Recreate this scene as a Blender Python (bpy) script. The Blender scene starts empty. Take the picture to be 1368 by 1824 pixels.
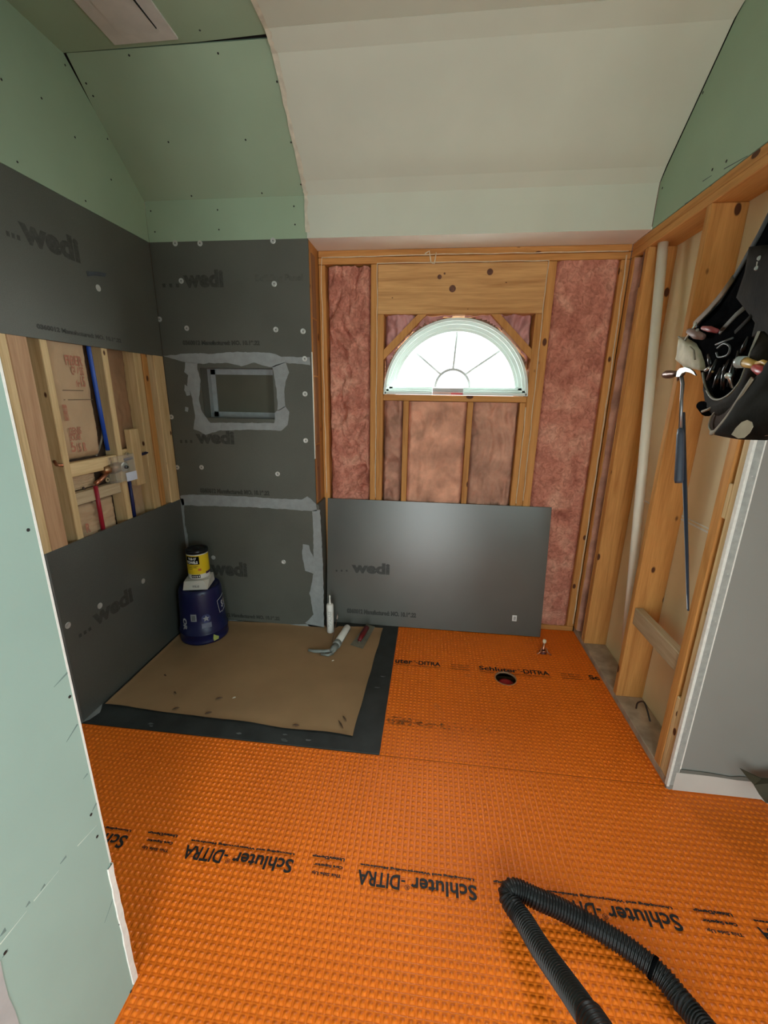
import bpy, bmesh, math, random
import numpy as np
from mathutils import Vector, Matrix, noise
from mathutils.geometry import tessellate_polygon

random.seed(7)
SC = bpy.context.scene
COL = SC.collection
# ------------------------------------------------------------------ camera
FPX = 740.886
CAMP = Vector((1.68582, -2.58444, 1.61839))
YAW, PITCH, ROLL = 0.1097234, -0.2740063, 0.0151665
_f = Vector((-math.sin(YAW)*math.cos(PITCH), math.cos(YAW)*math.cos(PITCH), math.sin(PITCH)))
_r = Vector((math.cos(YAW), math.sin(YAW), 0)); _u = _r.cross(_f)
CR = _r*math.cos(ROLL) + _u*math.sin(ROLL); CU = -_r*math.sin(ROLL) + _u*math.cos(ROLL); CF = _f
cd = bpy.data.cameras.new('camera'); cam = bpy.data.objects.new('camera', cd); COL.objects.link(cam)
cd.sensor_fit = 'VERTICAL'; cd.sensor_height = 36.0; cd.lens = 36.0*FPX/1824; cd.clip_start = .02
M3 = Matrix((CR, CU, -CF)).transposed()
cam.matrix_world = Matrix.Translation(CAMP) @ M3.to_4x4()
SC.camera = cam
# ------------------------------------------------------------------ sky, lights, exposure
w = bpy.data.worlds.new('sky'); SC.world = w; w.use_nodes = True
w.node_tree.nodes['Background'].inputs[0].default_value = (.86, .93, 1, 1)
w.node_tree.nodes['Background'].inputs[1].default_value = 4.0

def area(name, loc, direction, sx, sy, power, color=(1, 1, 1), spread=math.pi):
    l = bpy.data.lights.new(name, 'AREA'); l.shape = 'RECTANGLE'; l.size = sx; l.size_y = sy
    l.energy = power; l.color = color; l.spread = spread
    o = bpy.data.objects.new(name, l); COL.objects.link(o); o.location = loc
    o.rotation_euler = Vector(direction).to_track_quat('-Z', 'Y').to_euler()
    return o
area('daylight_front_window', (2.10, .72, 2.05), (-.42, -1, -.25), 1.5, .9, 190, (.93, 1, .97))
area('daylight_rear_doorway', (1.70, -4.34, 1.05), (0, 1, 0), .84, 2.0, 25, (.90, 1, .93))
area('daylight_side_window', (3.29, -3.7, 1.35), (-1, .1, -.30), 1.1, 1.1, 27, (.74, 1, 1))
SC.view_settings.view_transform = 'Standard'; SC.view_settings.look = 'None'
SC.view_settings.exposure = 0.28; SC.view_settings.gamma = 1.0; SC.view_settings.use_curve_mapping = False
SC.cycles.use_denoising = True
SC.cycles.max_bounces = 10; SC.cycles.diffuse_bounces = 6; SC.cycles.glossy_bounces = 4
SC.cycles.transparent_max_bounces = 12; SC.cycles.sample_clamp_indirect = 6; SC.cycles.sample_clamp_direct = 2.5

# ------------------------------------------------------------------ measuring helpers
def at(px, py, ax, v):
    """point of the photograph on the axis plane ax (0,1,2) = v"""
    d = CR*((px-684)/FPX) - CU*((py-912)/FPX) + CF
    t = (v-CAMP[ax])/d[ax]
    return CAMP + d*t
def pt(px, py, dep):
    return CAMP + (CR*((px-684)/FPX) - CU*((py-912)/FPX) + CF)*dep

# ------------------------------------------------------------------ materials
MATS = {}
def base(name):
    m = bpy.data.materials.new(name); m.use_nodes = True; nt = m.node_tree
    return m, nt, nt.nodes['Principled BSDF']
def N(nt, t, **k):
    n = nt.nodes.new(t)
    for a, b in k.items():
        if a in ('operation', 'blend_type', 'data_type', 'feature', 'noise_dimensions', 'interpolation', 'wave_type', 'bands_direction', 'distance'): setattr(n, a, b)
        else: n.inputs[a].default_value = b
    return n
def coords(nt, scale=(1, 1, 1), rnd=True):
    tc = nt.nodes.new('ShaderNodeTexCoord'); mp = nt.nodes.new('ShaderNodeMapping')
    mp.inputs['Scale'].default_value = scale
    nt.links.new(tc.outputs['Object'], mp.inputs['Vector'])
    if rnd:
        oi = nt.nodes.new('ShaderNodeObjectInfo'); mu = nt.nodes.new('ShaderNodeMath'); mu.operation = 'MULTIPLY'; mu.inputs[1].default_value = 37
        nt.links.new(oi.outputs['Random'], mu.inputs[0]); nt.links.new(mu.outputs[0], mp.inputs['Location'])
    return mp.outputs[0]
def ramp(nt, fac, stops):
    r = nt.nodes.new('ShaderNodeValToRGB'); e = r.color_ramp.elements
    while len(e) < len(stops): e.new(.5)
    for i, (p, c) in enumerate(stops):
        e[i].position = p; e[i].color = (c[0], c[1], c[2], 1)
    nt.links.new(fac, r.inputs[0]); return r.outputs[0]
def mixc(nt, fac, a, b, bt='MIX'):
    m = nt.nodes.new('ShaderNodeMixRGB'); m.blend_type = bt
    for s, v in ((0, fac), (1, a), (2, b)):
        if hasattr(v, 'links'): nt.links.new(v, m.inputs[s])
        elif s == 0: m.inputs[0].default_value = v
        else: m.inputs[s].default_value = (v[0], v[1], v[2], 1)
    return m.outputs[0]
def bump(nt, b, h, strength=.3, dist=.002):
    n = nt.nodes.new('ShaderNodeBump'); n.inputs['Strength'].default_value = strength; n.inputs['Distance'].default_value = dist
    nt.links.new(h, n.inputs['Height']); nt.links.new(n.outputs[0], b.inputs['Normal'])
def mat(name, col, rough=.6, var=.12, scale=8, bs=.15, bscale=60, metal=0, spec=.4, trans=0, alpha=1, sc3=(1, 1, 1), bdist=.001):
    if name in MATS: return MATS[name]
    m, nt, b = base(name)
    b.inputs['Roughness'].default_value = rough; b.inputs['Metallic'].default_value = metal
    b.inputs['Specular IOR Level'].default_value = spec
    b.inputs['Transmission Weight'].default_value = trans; b.inputs['Alpha'].default_value = alpha
    v = coords(nt, sc3)
    n = N(nt, 'ShaderNodeTexNoise', Scale=scale, Detail=5.0); nt.links.new(v, n.inputs['Vector'])
    lo = [c*(1-var) for c in col]; hi = [min(1, c*(1+var)) for c in col]
    nt.links.new(ramp(nt, n.outputs[0], [(.3, lo), (.7, hi)]), b.inputs['Base Color'])
    if bs:
        n2 = N(nt, 'ShaderNodeTexNoise', Scale=bscale, Detail=3.0); nt.links.new(v, n2.inputs['Vector'])
        bump(nt, b, n2.outputs[0], bs, bdist)
    MATS[name] = m; return m
def wood(name, axis, light, dark, knot=(.10, .035, .015), knots=1.0):
    """lumber: growth rings stretched along `axis`, with knots"""
    if name in MATS: return MATS[name]
    m, nt, b = base(name); b.inputs['Roughness'].default_value = .62; b.inputs['Specular IOR Level'].default_value = .25
    s = [9, 9, 9]; s[axis] = .55
    v = coords(nt, s)
    n = N(nt, 'ShaderNodeTexNoise', Scale=3.2, Detail=4.0, Distortion=.8); nt.links.new(v, n.inputs['Vector'])
    s2 = [60, 60, 60]; s2[axis] = 3
    v2 = coords(nt, s2); n2 = N(nt, 'ShaderNodeTexNoise', Scale=3, Detail=3.0); nt.links.new(v2, n2.inputs['Vector'])
    c = ramp(nt, n.outputs[0], [(.28, dark), (.5, [(a*2+b_)/3 for a, b_ in zip(light, dark)]), (.68, light)])
    g = ramp(nt, n2.outputs[0], [(.3, (.87, .84, .80)), (.6, (1, 1, 1))])
    c = mixc(nt, 1.0, c, g, 'MULTIPLY')
    s3 = [9, 9, 9]; s3[axis] = 5.0
    v3 = coords(nt, s3)
    vo = N(nt, 'ShaderNodeTexVoronoi', Scale=1.0); nt.links.new(v3, vo.inputs['Vector'])
    k = ramp(nt, vo.outputs['Distance'], [(.075*knots, (1, 1, 1)), (.10*knots, (0, 0, 0))])
    c = mixc(nt, k, c, knot)
    oi = nt.nodes.new('ShaderNodeObjectInfo')
    t = ramp(nt, oi.outputs['Random'], [(0, (.86, .84, .80)), (1, (1.0, 1.0, 1.0))])
    c = mixc(nt, 1.0, c, t, 'MULTIPLY')
    nt.links.new(c, b.inputs['Base Color']); bump(nt, b, n2.outputs[0], .25, .001)
    MATS[name] = m; return m
AL, AD = (.70, .35, .11), (.50, .22, .062)          # aged framing lumber
NL, ND = (.80, .60, .33), (.60, .40, .19)           # new framing lumber
W = {'ax': wood('aged_lumber_x', 0, AL, AD, knots=1.3), 'ay': wood('aged_lumber_y', 1, AL, AD, knots=1.3), 'az': wood('aged_lumber_z', 2, AL, AD, knots=1.3),
     'nx': wood('new_lumber_x', 0, NL, ND), 'ny': wood('new_lumber_y', 1, NL, ND), 'nz': wood('new_lumber_z', 2, NL, ND),
     'pk': wood('pink_lumber_z', 2, (.62, .39, .23), (.48, .27, .15), knots=.5),
     'hd': wood('header_pine', 0, (.76, .44, .18), (.52, .26, .09), knots=.3),
     'pale': wood('pale_lumber_y', 1, (.60, .48, .32), (.45, .33, .2), knots=.5)}
def drywall(name, col, var=.06):
    return mat(name, col, .85, var, 3.0, .12, 220, spec=.2)
GREEN = drywall('green_drywall_paper', (.33, .435, .305), .05)
GREENW = drywall('green_drywall_paper_wing', (.33, .46, .41), .05)
WHITE = drywall('old_white_ceiling_paint', (.60, .62, .52), .035)
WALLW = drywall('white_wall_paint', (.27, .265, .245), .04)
GYPS = mat('gypsum_core', (.80, .80, .76), .9, .08, 60, .3, 300)
BEIGE = mat('beige_drywall_back', (.82, .68, .44), .85, .08, 3, .1, 200, spec=.2)
SHEATH = mat('dark_sheathing', (.10, .05, .03), .9, .3, 12)
VOID = mat('dark_cavity_backing', (.012, .011, .010), .95, .1, 10, 0)
PASTE = mat('grey_joint_sealant', (.27, .29, .29), .6, .10, 25, .5, 90, bdist=.003)
PRINT = mat('black_ink', (.012, .012, .014), .6, .2, 40, 0)
CAULK = mat('cream_caulk_bead', (.72, .60, .42), .5, .1, 30, .3, 90)
STEEL = mat('galvanised_steel', (.62, .62, .60), .35, .1, 20, .1, 60, metal=.9)
SCREWD = mat('dark_screw', (.03, .03, .03), .5, .1, 20, 0, metal=.4)
COPPER = mat('copper', (.55, .24, .14), .35, .15, 20, .1, 60, metal=.9)
BLACK = mat('black_fabric', (.004, .004, .0045), .95, .3, 20, .5, 180, spec=.0)
LEATHER = mat('worn_grey_leather', (.016, .0125, .009), .8, .5, 9, .5, 90, bdist=.002, spec=.05)
TAN = mat('tan_suede_trim', (.23, .19, .135), .8, .25, 15, .4, 120)
RED = mat('red_plastic', (.35, .012, .015), .35, .1, 10, 0)

def board_mat(name, col, rough, spec):
    m, nt, b = base(name)
    v = coords(nt, (1, 1, 1))
    n = N(nt, 'ShaderNodeTexNoise', Scale=2.2, Detail=4.0); nt.links.new(v, n.inputs['Vector'])
    n3 = N(nt, 'ShaderNodeTexNoise', Scale=420, Detail=1.0); nt.links.new(v, n3.inputs['Vector'])
    c = ramp(nt, n.outputs[0], [(.3, [x*.86 for x in col]), (.7, [x*1.12 for x in col])])
    g = ramp(nt, n3.outputs[0], [(.35, (.84, .84, .84)), (.65, (1.12, 1.12, 1.12))])
    nt.links.new(mixc(nt, 1, c, g, 'MULTIPLY'), b.inputs['Base Color'])
    r = ramp(nt, n.outputs[0], [(.3, [rough-.012]*3), (.7, [rough+.012]*3)]); nt.links.new(r, b.inputs['Roughness'])
    b.inputs['Specular IOR Level'].default_value = spec
    bump(nt, b, n3.outputs[0], .12, .0006)
    MATS[name] = m; return m
WEDI = board_mat('grey_foam_backer_board', (.100, .103, .086), .55, .4)
WEDIL = board_mat('smooth_grey_backer_board', (.088, .091, .080), .30, .8)

def pink_mat():
    m, nt, b = base('pink_fibreglass'); b.inputs['Roughness'].default_value = .95; b.inputs['Specular IOR Level'].default_value = .1
    v = coords(nt)
    n = N(nt, 'ShaderNodeTexNoise', Scale=7, Detail=8.0, Distortion=.6); nt.links.new(v, n.inputs['Vector'])
    n2 = N(nt, 'ShaderNodeTexNoise', Scale=34, Detail=6.0, Distortion=1.2); nt.links.new(v, n2.inputs['Vector'])
    c = ramp(nt, n.outputs[0], [(.25, (.40, .14, .10)), (.5, (.62, .27, .195)), (.75, (.78, .44, .32))])
    g = ramp(nt, n2.outputs[0], [(.3, (.66, .60, .58)), (.62, (1.08, 1.08, 1.08))])
    nt.links.new(mixc(nt, 1, c, g, 'MULTIPLY'), b.inputs['Base Color'])
    bump(nt, b, n2.outputs[0], .9, .010); MATS['pink'] = m; return m
PINK = pink_mat()
PINKD = mat('dusty_fibreglass', (.40, .22, .16), .95, .35, 12, .7, 40, bdist=.006)
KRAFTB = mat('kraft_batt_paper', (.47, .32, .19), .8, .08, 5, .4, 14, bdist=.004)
KRAFT = mat('brown_floor_paper', (.35, .215, .11), .75, .10, 4, .3, 10, bdist=.004)
def orange_mat(name, col):
    m, nt, b = base(name)
    v = coords(nt, rnd=False)
    n = N(nt, 'ShaderNodeTexNoise', Scale=1.6, Detail=4.0); nt.links.new(v, n.inputs['Vector'])
    n2 = N(nt, 'ShaderNodeTexNoise', Scale=130, Detail=3.0); nt.links.new(v, n2.inputs['Vector'])
    c = ramp(nt, n.outputs[0], [(.3, [x*.9 for x in col]), (.7, [min(1, x*1.08) for x in col])])
    g = ramp(nt, n2.outputs[0], [(.3, (.90, .86, .84)), (.6, (1, 1, 1))])
    c = mixc(nt, 1, c, g, 'MULTIPLY')
    # grey dust rubbed into the membrane
    s = N(nt, 'ShaderNodeTexNoise', Scale=11, Detail=7.0); nt.links.new(v, s.inputs['Vector'])
    k = ramp(nt, s.outputs[0], [(.66, (0, 0, 0)), (.80, (.35, .35, .35))])
    nt.links.new(mixc(nt, k, c, (.22, .12, .07)), b.inputs['Base Color'])
    b.inputs['Roughness'].default_value = .36; b.inputs['Specular IOR Level'].default_value = .35
    bump(nt, b, n2.outputs[0], .25, .0006); MATS[name] = m; return m
ORANGE = orange_mat('orange_polyethylene', (.95, .200, .012))
GLASS, _nt, _b = base('window_glass')
_nt.nodes.remove(_b)
_t = _nt.nodes.new('ShaderNodeBsdfTransparent'); _g = _nt.nodes.new('ShaderNodeBsdfGlossy'); _g.inputs['Roughness'].default_value = .02
_mx = _nt.nodes.new('ShaderNodeMixShader'); _mx.inputs[0].default_value = .05
_nt.links.new(_t.outputs[0], _mx.inputs[1]); _nt.links.new(_g.outputs[0], _mx.inputs[2]); _nt.links.new(_mx.outputs[0], _nt.nodes['Material Output'].inputs[0])

# ------------------------------------------------------------------ object helpers
def tag(o, label=None, cat=None, group=None, kind=None):
    if label: o['label'] = label
    if cat: o['category'] = cat
    if group: o['group'] = group
    if kind: o['kind'] = kind
    return o
def empty(name, loc=(0, 0, 0), parent=None):
    o = bpy.data.objects.new(name, None); COL.objects.link(o); o.empty_display_size = .05
    o.location = loc; o.parent = parent; return o
def origin_to(o, p):
    """move the object's origin to world point p, keeping the geometry"""
    d = Vector(p); o.data.transform(Matrix.Translation(-d)); o.location = d
    return o
def obj(name, bm, material, parent=None, smooth=False, center=True):
    me = bpy.data.meshes.new(name)
    if isinstance(bm, bmesh.types.BMesh):
        bmesh.ops.recalc_face_normals(bm, faces=bm.faces)
        bm.to_mesh(me); bm.free()
    else:
        me.from_pydata(*bm); me.update()
    if material: me.materials.append(material)
    o = bpy.data.objects.new(name, me); COL.objects.link(o)
    if smooth:
        for p in me.polygons: p.use_smooth = True
    if center and len(me.vertices):
        cs = [v.co for v in me.vertices]
        lo = Vector([min(c[i] for c in cs) for i in range(3)]); hi = Vector([max(c[i] for c in cs) for i in range(3)])
        c = (lo+hi)/2; me.transform(Matrix.Translation(-c)); o.location = c
    if parent is not None:
        o.parent = parent; o.matrix_parent_inverse = parent_matrix(parent).inverted()
    return o
def parent_matrix(p): return world_of(p)
def world_of(o):
    if o.parent is None: return o.matrix_basis.copy()
    return world_of(o.parent) @ o.matrix_parent_inverse @ o.matrix_basis
def box(bm, x0, x1, y0, y1, z0, z1, bev=0, mtx=None):
    vs = [bm.verts.new((x, y, z)) for z in (z0, z1) for x, y in ((x0, y0), (x1, y0), (x1, y1), (x0, y1))]
    fs = [bm.faces.new([vs[i] for i in f]) for f in ((0, 3, 2, 1), (4, 5, 6, 7), (0, 1, 5, 4), (1, 2, 6, 5), (2, 3, 7, 6), (3, 0, 4, 7))]
    if bev:
        es = list({e for f in fs for e in f.edges})
        r = bmesh.ops.bevel(bm, geom=es, offset=bev, segments=1, affect='EDGES')
        vs = list({v for f in r['faces'] for v in f.verts} | {v for v in vs if v.is_valid})
    if mtx: bmesh.ops.transform(bm, matrix=mtx, verts=[v for v in vs if v.is_valid])
    return vs
def bx(name, x0, x1, y0, y1, z0, z1, m, parent=None, bev=0, mtx=None):
    bm = bmesh.new(); box(bm, x0, x1, y0, y1, z0, z1, bev, mtx); return obj(name, bm, m, parent)
def prism(bm, pts, normal, thick):
    """solid from a planar polygon pushed along normal"""
    n = Vector(normal).normalized()*thick
    a = [bm.verts.new(p) for p in pts]; b = [bm.verts.new(Vector(p)+n) for p in pts]
    k = len(pts)
    if k <= 4: bm.faces.new(a); bm.faces.new(b[::-1])
    else:
        for i0, i1, i2 in tessellate_polygon([[Vector(p) for p in pts]]):
            bm.faces.new((a[i0], a[i1], a[i2])); bm.faces.new((b[i2], b[i1], b[i0]))
    for i in range(k): bm.faces.new((a[i], a[(i+1) % k], b[(i+1) % k], b[i]))
def pr(name, pts, normal, thick, m, parent=None):
    bm = bmesh.new(); prism(bm, pts, normal, thick); return obj(name, bm, m, parent)
def frame_axes(d):
    d = Vector(d).normalized(); a = Vector((0, 0, 1)) if abs(d.z) < .9 else Vector((1, 0, 0))
    u = d.cross(a).normalized(); return u, d.cross(u).normalized()
def tube(bm, pts, rad, seg=12, caps=True, sx=1.0, u0=None):
    pts = [Vector(p) for p in pts]; rings = []; u = None
    for i, p in enumerate(pts):
        d = (pts[min(i+1, len(pts)-1)]-pts[max(i-1, 0)]).normalized()
        if u is None: u = Vector(u0) if u0 else frame_axes(d)[0]
        u = (u-d*u.dot(d)).normalized(); v = d.cross(u)
        r = rad[i] if isinstance(rad, (list, tuple)) else rad
        rings.append([bm.verts.new(p+(u*math.cos(a)*r*sx)+(v*math.sin(a)*r)) for a in (2*math.pi*k/seg for k in range(seg))])
    for a, b in zip(rings, rings[1:]):
        for k in range(seg): bm.faces.new((a[k], a[(k+1) % seg], b[(k+1) % seg], b[k]))
    if caps: bm.faces.new(rings[0][::-1]); bm.faces.new(rings[-1])
    return rings
def tb(name, pts, rad, m, parent=None, seg=12, sx=1.0, smooth=True, u0=None):
    bm = bmesh.new(); tube(bm, pts, rad, seg, True, sx, u0); return obj(name, bm, m, parent, smooth)
def lathe(bm, prof, c, seg=32, M=None):
    rings = []
    for r, z in prof:
        rings.append([bm.verts.new((max(r, 1e-5)*math.cos(2*math.pi*k/seg), max(r, 1e-5)*math.sin(2*math.pi*k/seg), z)) for k in range(seg)])
    for a, b in zip(rings, rings[1:]):
        for k in range(seg): bm.faces.new((a[k], a[(k+1) % seg], b[(k+1) % seg], b[k]))
    bm.faces.new(rings[0][::-1]); bm.faces.new(rings[-1])
    vs = [v for r in rings for v in r]
    bmesh.ops.transform(bm, matrix=(Matrix.Translation(c) @ (M.to_4x4() if M else Matrix())), verts=vs)
def catmull(P, n=10):
    P = [Vector(p) for p in P]; out = []
    Q = [P[0]*2-P[1]]+P+[P[-1]*2-P[-2]]
    for i in range(1, len(Q)-2):
        a, b, c, d = Q[i-1:i+3]
        for k in range(n):
            t = k/n
            out.append(.5*((2*b)+(c-a)*t+(2*a-5*b+4*c-d)*t*t+(3*b-a-3*c+d)*t**3))
    out.append(P[-1]); return out
def text(name, body, origin, right, up, width, height, m, parent=None, bold=.0, wrap=None, lift=.0006, align='L', label=None, spacing=1.0):
    """printed lettering: font outline turned into a thin mesh lying on its surface"""
    cu = bpy.data.curves.new(name, 'FONT'); cu.body = body; cu.size = 1; cu.offset = bold; cu.resolution_u = 3; cu.space_line = spacing
    t = bpy.data.objects.new(name, cu); COL.objects.link(t)
    dg = bpy.context.evaluated_depsgraph_get(); dg.update()
    me = bpy.data.meshes.new_from_object(t.evaluated_get(dg)); bpy.data.objects.remove(t); bpy.data.curves.remove(cu)
    xs = [v.co.x for v in me.vertices]; ys = [v.co.y for v in me.vertices]
    x0, x1, y0, y1 = min(xs), max(xs), min(ys), max(ys)
    sx = width/(x1-x0); sy = height/(y1-y0)
    R_, U_ = Vector(right).normalized(), Vector(up).normalized(); n = R_.cross(U_)
    O = Vector(origin)
    for v in me.vertices:
        a, b = (v.co.x-x0)*sx, (v.co.y-y0)*sy
        v.co = wrap(a, b) if wrap else O + R_*a + U_*b + n*lift
    me.materials.clear(); me.materials.append(m)
    for p in me.polygons: p.material_index = 0
    o = bpy.data.objects.new(name, me); COL.objects.link(o)
    if parent is not None:
        o.parent = parent; o.matrix_parent_inverse = world_of(parent).inverted()
    return o
def text2(name, body, p0, p1, height, up, m, parent, **k):
    p0, p1 = Vector(p0), Vector(p1); return text(name, body, p0, p1-p0, up, (p1-p0).length, height, m, parent, **k)
_dot = {}
def disc_on(name, p, normal, r, m, parent, h=.0012, seg=12, holes=False, label=None):
    """small round piece lying on a surface; alike pieces share their mesh"""
    n = Vector(normal).normalized(); key = (name, r, h, tuple(round(c, 3) for c in n), holes)
    if key not in _dot:
        bm = bmesh.new(); u, v = frame_axes(n)
        if holes:
            prof = [(r, 0), (r, h*.5), (r*.85, h), (r*.35, h*.55), (r*.28, h*.3)]
        else: prof = [(r, 0), (r, h*.7), (r*.8, h)]
        lathe(bm, prof, (0, 0, 0), seg, Matrix((u, v, n)).transposed() if u.cross(v).dot(n) > 0 else Matrix((v, u, n)).transposed())
        bmesh.ops.recalc_face_normals(bm, faces=bm.faces)
        me = bpy.data.meshes.new(name); bm.to_mesh(me); bm.free(); me.materials.append(m); _dot[key] = me
    o = bpy.data.objects.new(name, _dot[key]); COL.objects.link(o); o.location = p
    if parent is not None: o.parent = parent; o.matrix_parent_inverse = world_of(parent).inverted()
    return o

# ================================================================== THE SETTING
XR, YW, H, H2, YF, H3, XS = 2.76, .208, 2.455, 2.66, -.452, 3.047, .95
# floor: plywood deck with a square opening under the drain hole
bm = bmesh.new()
HX, HY = 2.19, -.392
for a in ((-.15, 4.4, -4.6, HY-.08), (-.15, 4.4, HY+.08, .5), (-.15, HX-.08, HY-.08, HY+.08), (HX+.08, 4.4, HY-.08, HY+.08)):
    box(bm, a[0], a[1], a[2], a[3], -.045, -.003)
box(bm, HX-.12, HX+.12, HY-.12, HY+.12, -.32, -.30)  # closed box added under the opening so sky light stays out
for a in ((-.12, -.08, -.12, .12), (.08, .12, -.12, .12), (-.08, .08, -.12, -.08), (-.08, .08, .08, .12)): box(bm, HX+a[0], HX+a[1], HY+a[2], HY+a[3], -.31, -.02)
floor = tag(obj('floor', bm, mat('plywood_deck', (.16, .10, .05), .8, .2, 6)), kind='structure')

# ceiling backing, then panels hung below it
bm = bmesh.new()
box(bm, -.15, 4.4, -4.6, YF, H3+.02, H3+.05)
prism(bm, [(-.15, YF, H3+.02), (4.4, YF, H3+.02), (4.4, .03, H2+.02), (-.15, .03, H2+.02)], (0, .65, .75), .03)
ceiling = tag(obj('ceiling', bm, VOID), kind='structure')
# green moisture-resistant panels over the shower
gflat = pr('drywall_panel', [(-.02, -4.4, H3), (.938, -4.4, H3), (.938, YF-.016, H3), (.62, YF-.003, H3), (-.02, YF-.001, H3)], (0, 0, 1), .0127, GREEN, ceiling)
tag(gflat, 'flat green drywall panel')
gslope = pr('drywall_panel', [(.013, YF, H3-.001), (.936, YF+.004, H3-.002), (.940, 0, H2), (-.01, 0, H2), (-.008, YF*.55, H2+(H3-H2)*.55), (-.001, YF*.65, H2+(H3-H2)*.65)], (0, .65, .75), .0127, GREEN, ceiling)
tag(gslope, 'sloped green drywall panel')
wflat = bx('drywall_panel', .946, 4.3, -4.4, YF, H3-.004, H3+.012, WHITE, ceiling); tag(wflat, 'flat white ceiling panel')
bm = bmesh.new()     # white slope with a soft crease at each end
prof = [(YF-.05, H3-.005), (YF+.03, H3-.035), (-.20, 2.825), (-.055, 2.705), (-.012, 2.655), (-.006, 2.58), (-.004, H)]
for (ya, za), (yb, zb) in zip(prof, prof[1:]):
    n = Vector((0, -(zb-za), (yb-ya))).normalized(); n = n if n.y > 0 or n.z > 0 else -n
    prism(bm, [(.946, ya, za), (XR-.004, ya, za), (XR-.004, yb, zb), (.946, yb, zb)], n, .012)
wsl = obj('drywall_panel', bm, WHITE, ceiling, smooth=False); tag(wsl, 'sloping white ceiling panel')
soff = bx('drywall_panel', .946, XR, -.004, YW+.13, H, H+.012, drywall('lit_soffit_white', (.82, .80, .74)), ceiling); tag(soff, 'narrow white soffit above window wall')  # soffit white raised above the ceiling paint, window light put into its colour
# ragged paper edge of the white sheet where it meets the green ones
random.seed(3)
edge = [(YF-.62, H3-.006), (YF-.05, H3-.006), (YF+.03, H3-.036), (-.20, 2.823), (-.055, 2.703), (-.012, 2.655), (-.008, H)]
bm = bmesh.new(); L, Rr = [], []
for (ya, za), (yb, zb) in zip(edge, edge[1:]):
    for k in range(7):
        t = k/7; y, z = ya+(yb-ya)*t, za+(zb-za)*t
        L.append(bm.verts.new((.943-random.random()*.006, y-.002, z-.002))); Rr.append(bm.verts.new((.954+random.random()*.012, y-.002, z-.002)))
for i in range(len(L)-1): bm.faces.new((L[i], L[i+1], Rr[i+1], Rr[i]))
tag(obj('torn_paper_edge', bm, mat('torn_cream_paper', (.62, .58, .46), .9, .15, 30), ceiling), 'ragged cream paper edge')
z2 = lambda a, b: (a/2, b/2)
for a, b in ((460, 197), (777, 190), (600, 506), (875, 498), (307, 297), (332, 342), (682, 698), (933, 688), (1037, 507), (1072, 657), (987, 291)):
    d = CR*((a/2-684)/FPX) - CU*((b/2-912)/FPX) + CF
    nn = Vector((0, H3-H2, -YF)).normalized(); t = (Vector((0, 0, H2))-CAMP).dot(nn)/d.dot(nn)
    disc_on('screw_head', CAMP+d*t, -nn, .0042, SCREWD, gslope)
disc_on('screw_head', at(356, 54, 2, H3), (0, 0, -1), .0042, SCREWD, gflat)
# patched vent rectangle on the flat green ceiling
v0, v1, v2, v3 = (.272, -1.02, H3), (.505, -1.02, H3), (.558, -.487, H3), (.268, -.484, H3)
vent = tag(empty('ceiling_vent', (.41, -.75, H3)), 'long white plastered vent panel with a dark slot on the green ceiling', 'vent')
PRIME = mat('white_primer', (.60, .58, .54), .8, .08, 12, .4, 60)
pr('panel', [(.268, -1.25, H3-.008), (.556, -1.25, H3-.008), (.558, -.487, H3-.008), (.268, -.484, H3-.008)], (0, 0, 1), .009, PRIME, vent)
pr('cover', [(.33, -1.25, H3-.013), (.50, -1.25, H3-.013), (.505, -.535, H3-.013), (.335, -.533, H3-.013)], (0, 0, 1), .006, PRIME, vent)
pr('slot', [(.494, -.80, H3-.0145), (.503, -.80, H3-.0145), (.507, -.555, H3-.0145), (.503, -.553, H3-.0145)], (0, 0, 1), .003, VOID, vent)

# ---------------------------------------------------------------- left wall (X = 0)
wl = tag(bx('wall_left', -.14, -.10, -1.885, .2, 0, 3.06, SHEATH), kind='structure')
gl = pr('drywall_panel', [(0, -1.885, H), (0, -.0, H), (0, -.0, H2), (0, YF, H3), (0, -1.885, H3)], (-1, 0, 0), .0127, GREEN, wl); tag(gl, 'green drywall panel above the grey boards')
for a, b in ((148, 350), (267, 489), (383, 495), (396, 640), (62, 577), (305, 716), (5, 283), (232, 232)):
    disc_on('screw_head', at(a/2, b/2, 0, 0), (1, 0, 0), .0042, SCREWD, gl)
ub = bx('backer_board', -.0127, 0, -1.55, 0, 1.829, H-.002, WEDI, wl, .001)
lb = bx('backer_board', -.0127, 0, -1.030, 0, .004, .914, WEDIL, wl, .001)
bx('board_edge', -.0127, .0004, -1.036, -1.030, .004, .914, mat('pale_cut_edge', (.16, .16, .15), .7), lb)
YY, ZZ, XX = (0, 1, 0), (0, 0, 1), (1, 0, 0)
INK = mat('faded_dark_ink', (.048, .048, .041), .7, .3, 60, 0)
SMALL = '0360012 Manufactured: MO. 10.19.22'
p = lambda a, b: at(a, b, 0, 0)
text('printed_text', 'wedi', (0, p(40, 440).y, 2.195), YY, ZZ, p(142, 455).y-p(40, 440).y, .105, INK, ub, bold=.05)
for k in range(3):
    yy = p(10, 410).y + k*.022
    bx('printed_dot', 0, .0006, yy, yy+.013, 2.197, 2.215, INK, ub)
a_, b_ = p(62, 567), p(216, 607)
text('printed_text', SMALL, (0, a_.y, 1.868), YY, ZZ, b_.y-a_.y, .022, INK, ub, bold=.07)
a_, b_ = p(168, 1118), p(240, 1085)
text('printed_text', 'wedi', (0, a_.y, .44), YY, ZZ, b_.y-a_.y, .095, INK, lb, bold=.05)
for k in range(3):
    yy = p(143, 1145).y + k*.03
    bx('printed_dot', 0, .0006, yy, yy+.016, .44, .458, INK, lb)
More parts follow.
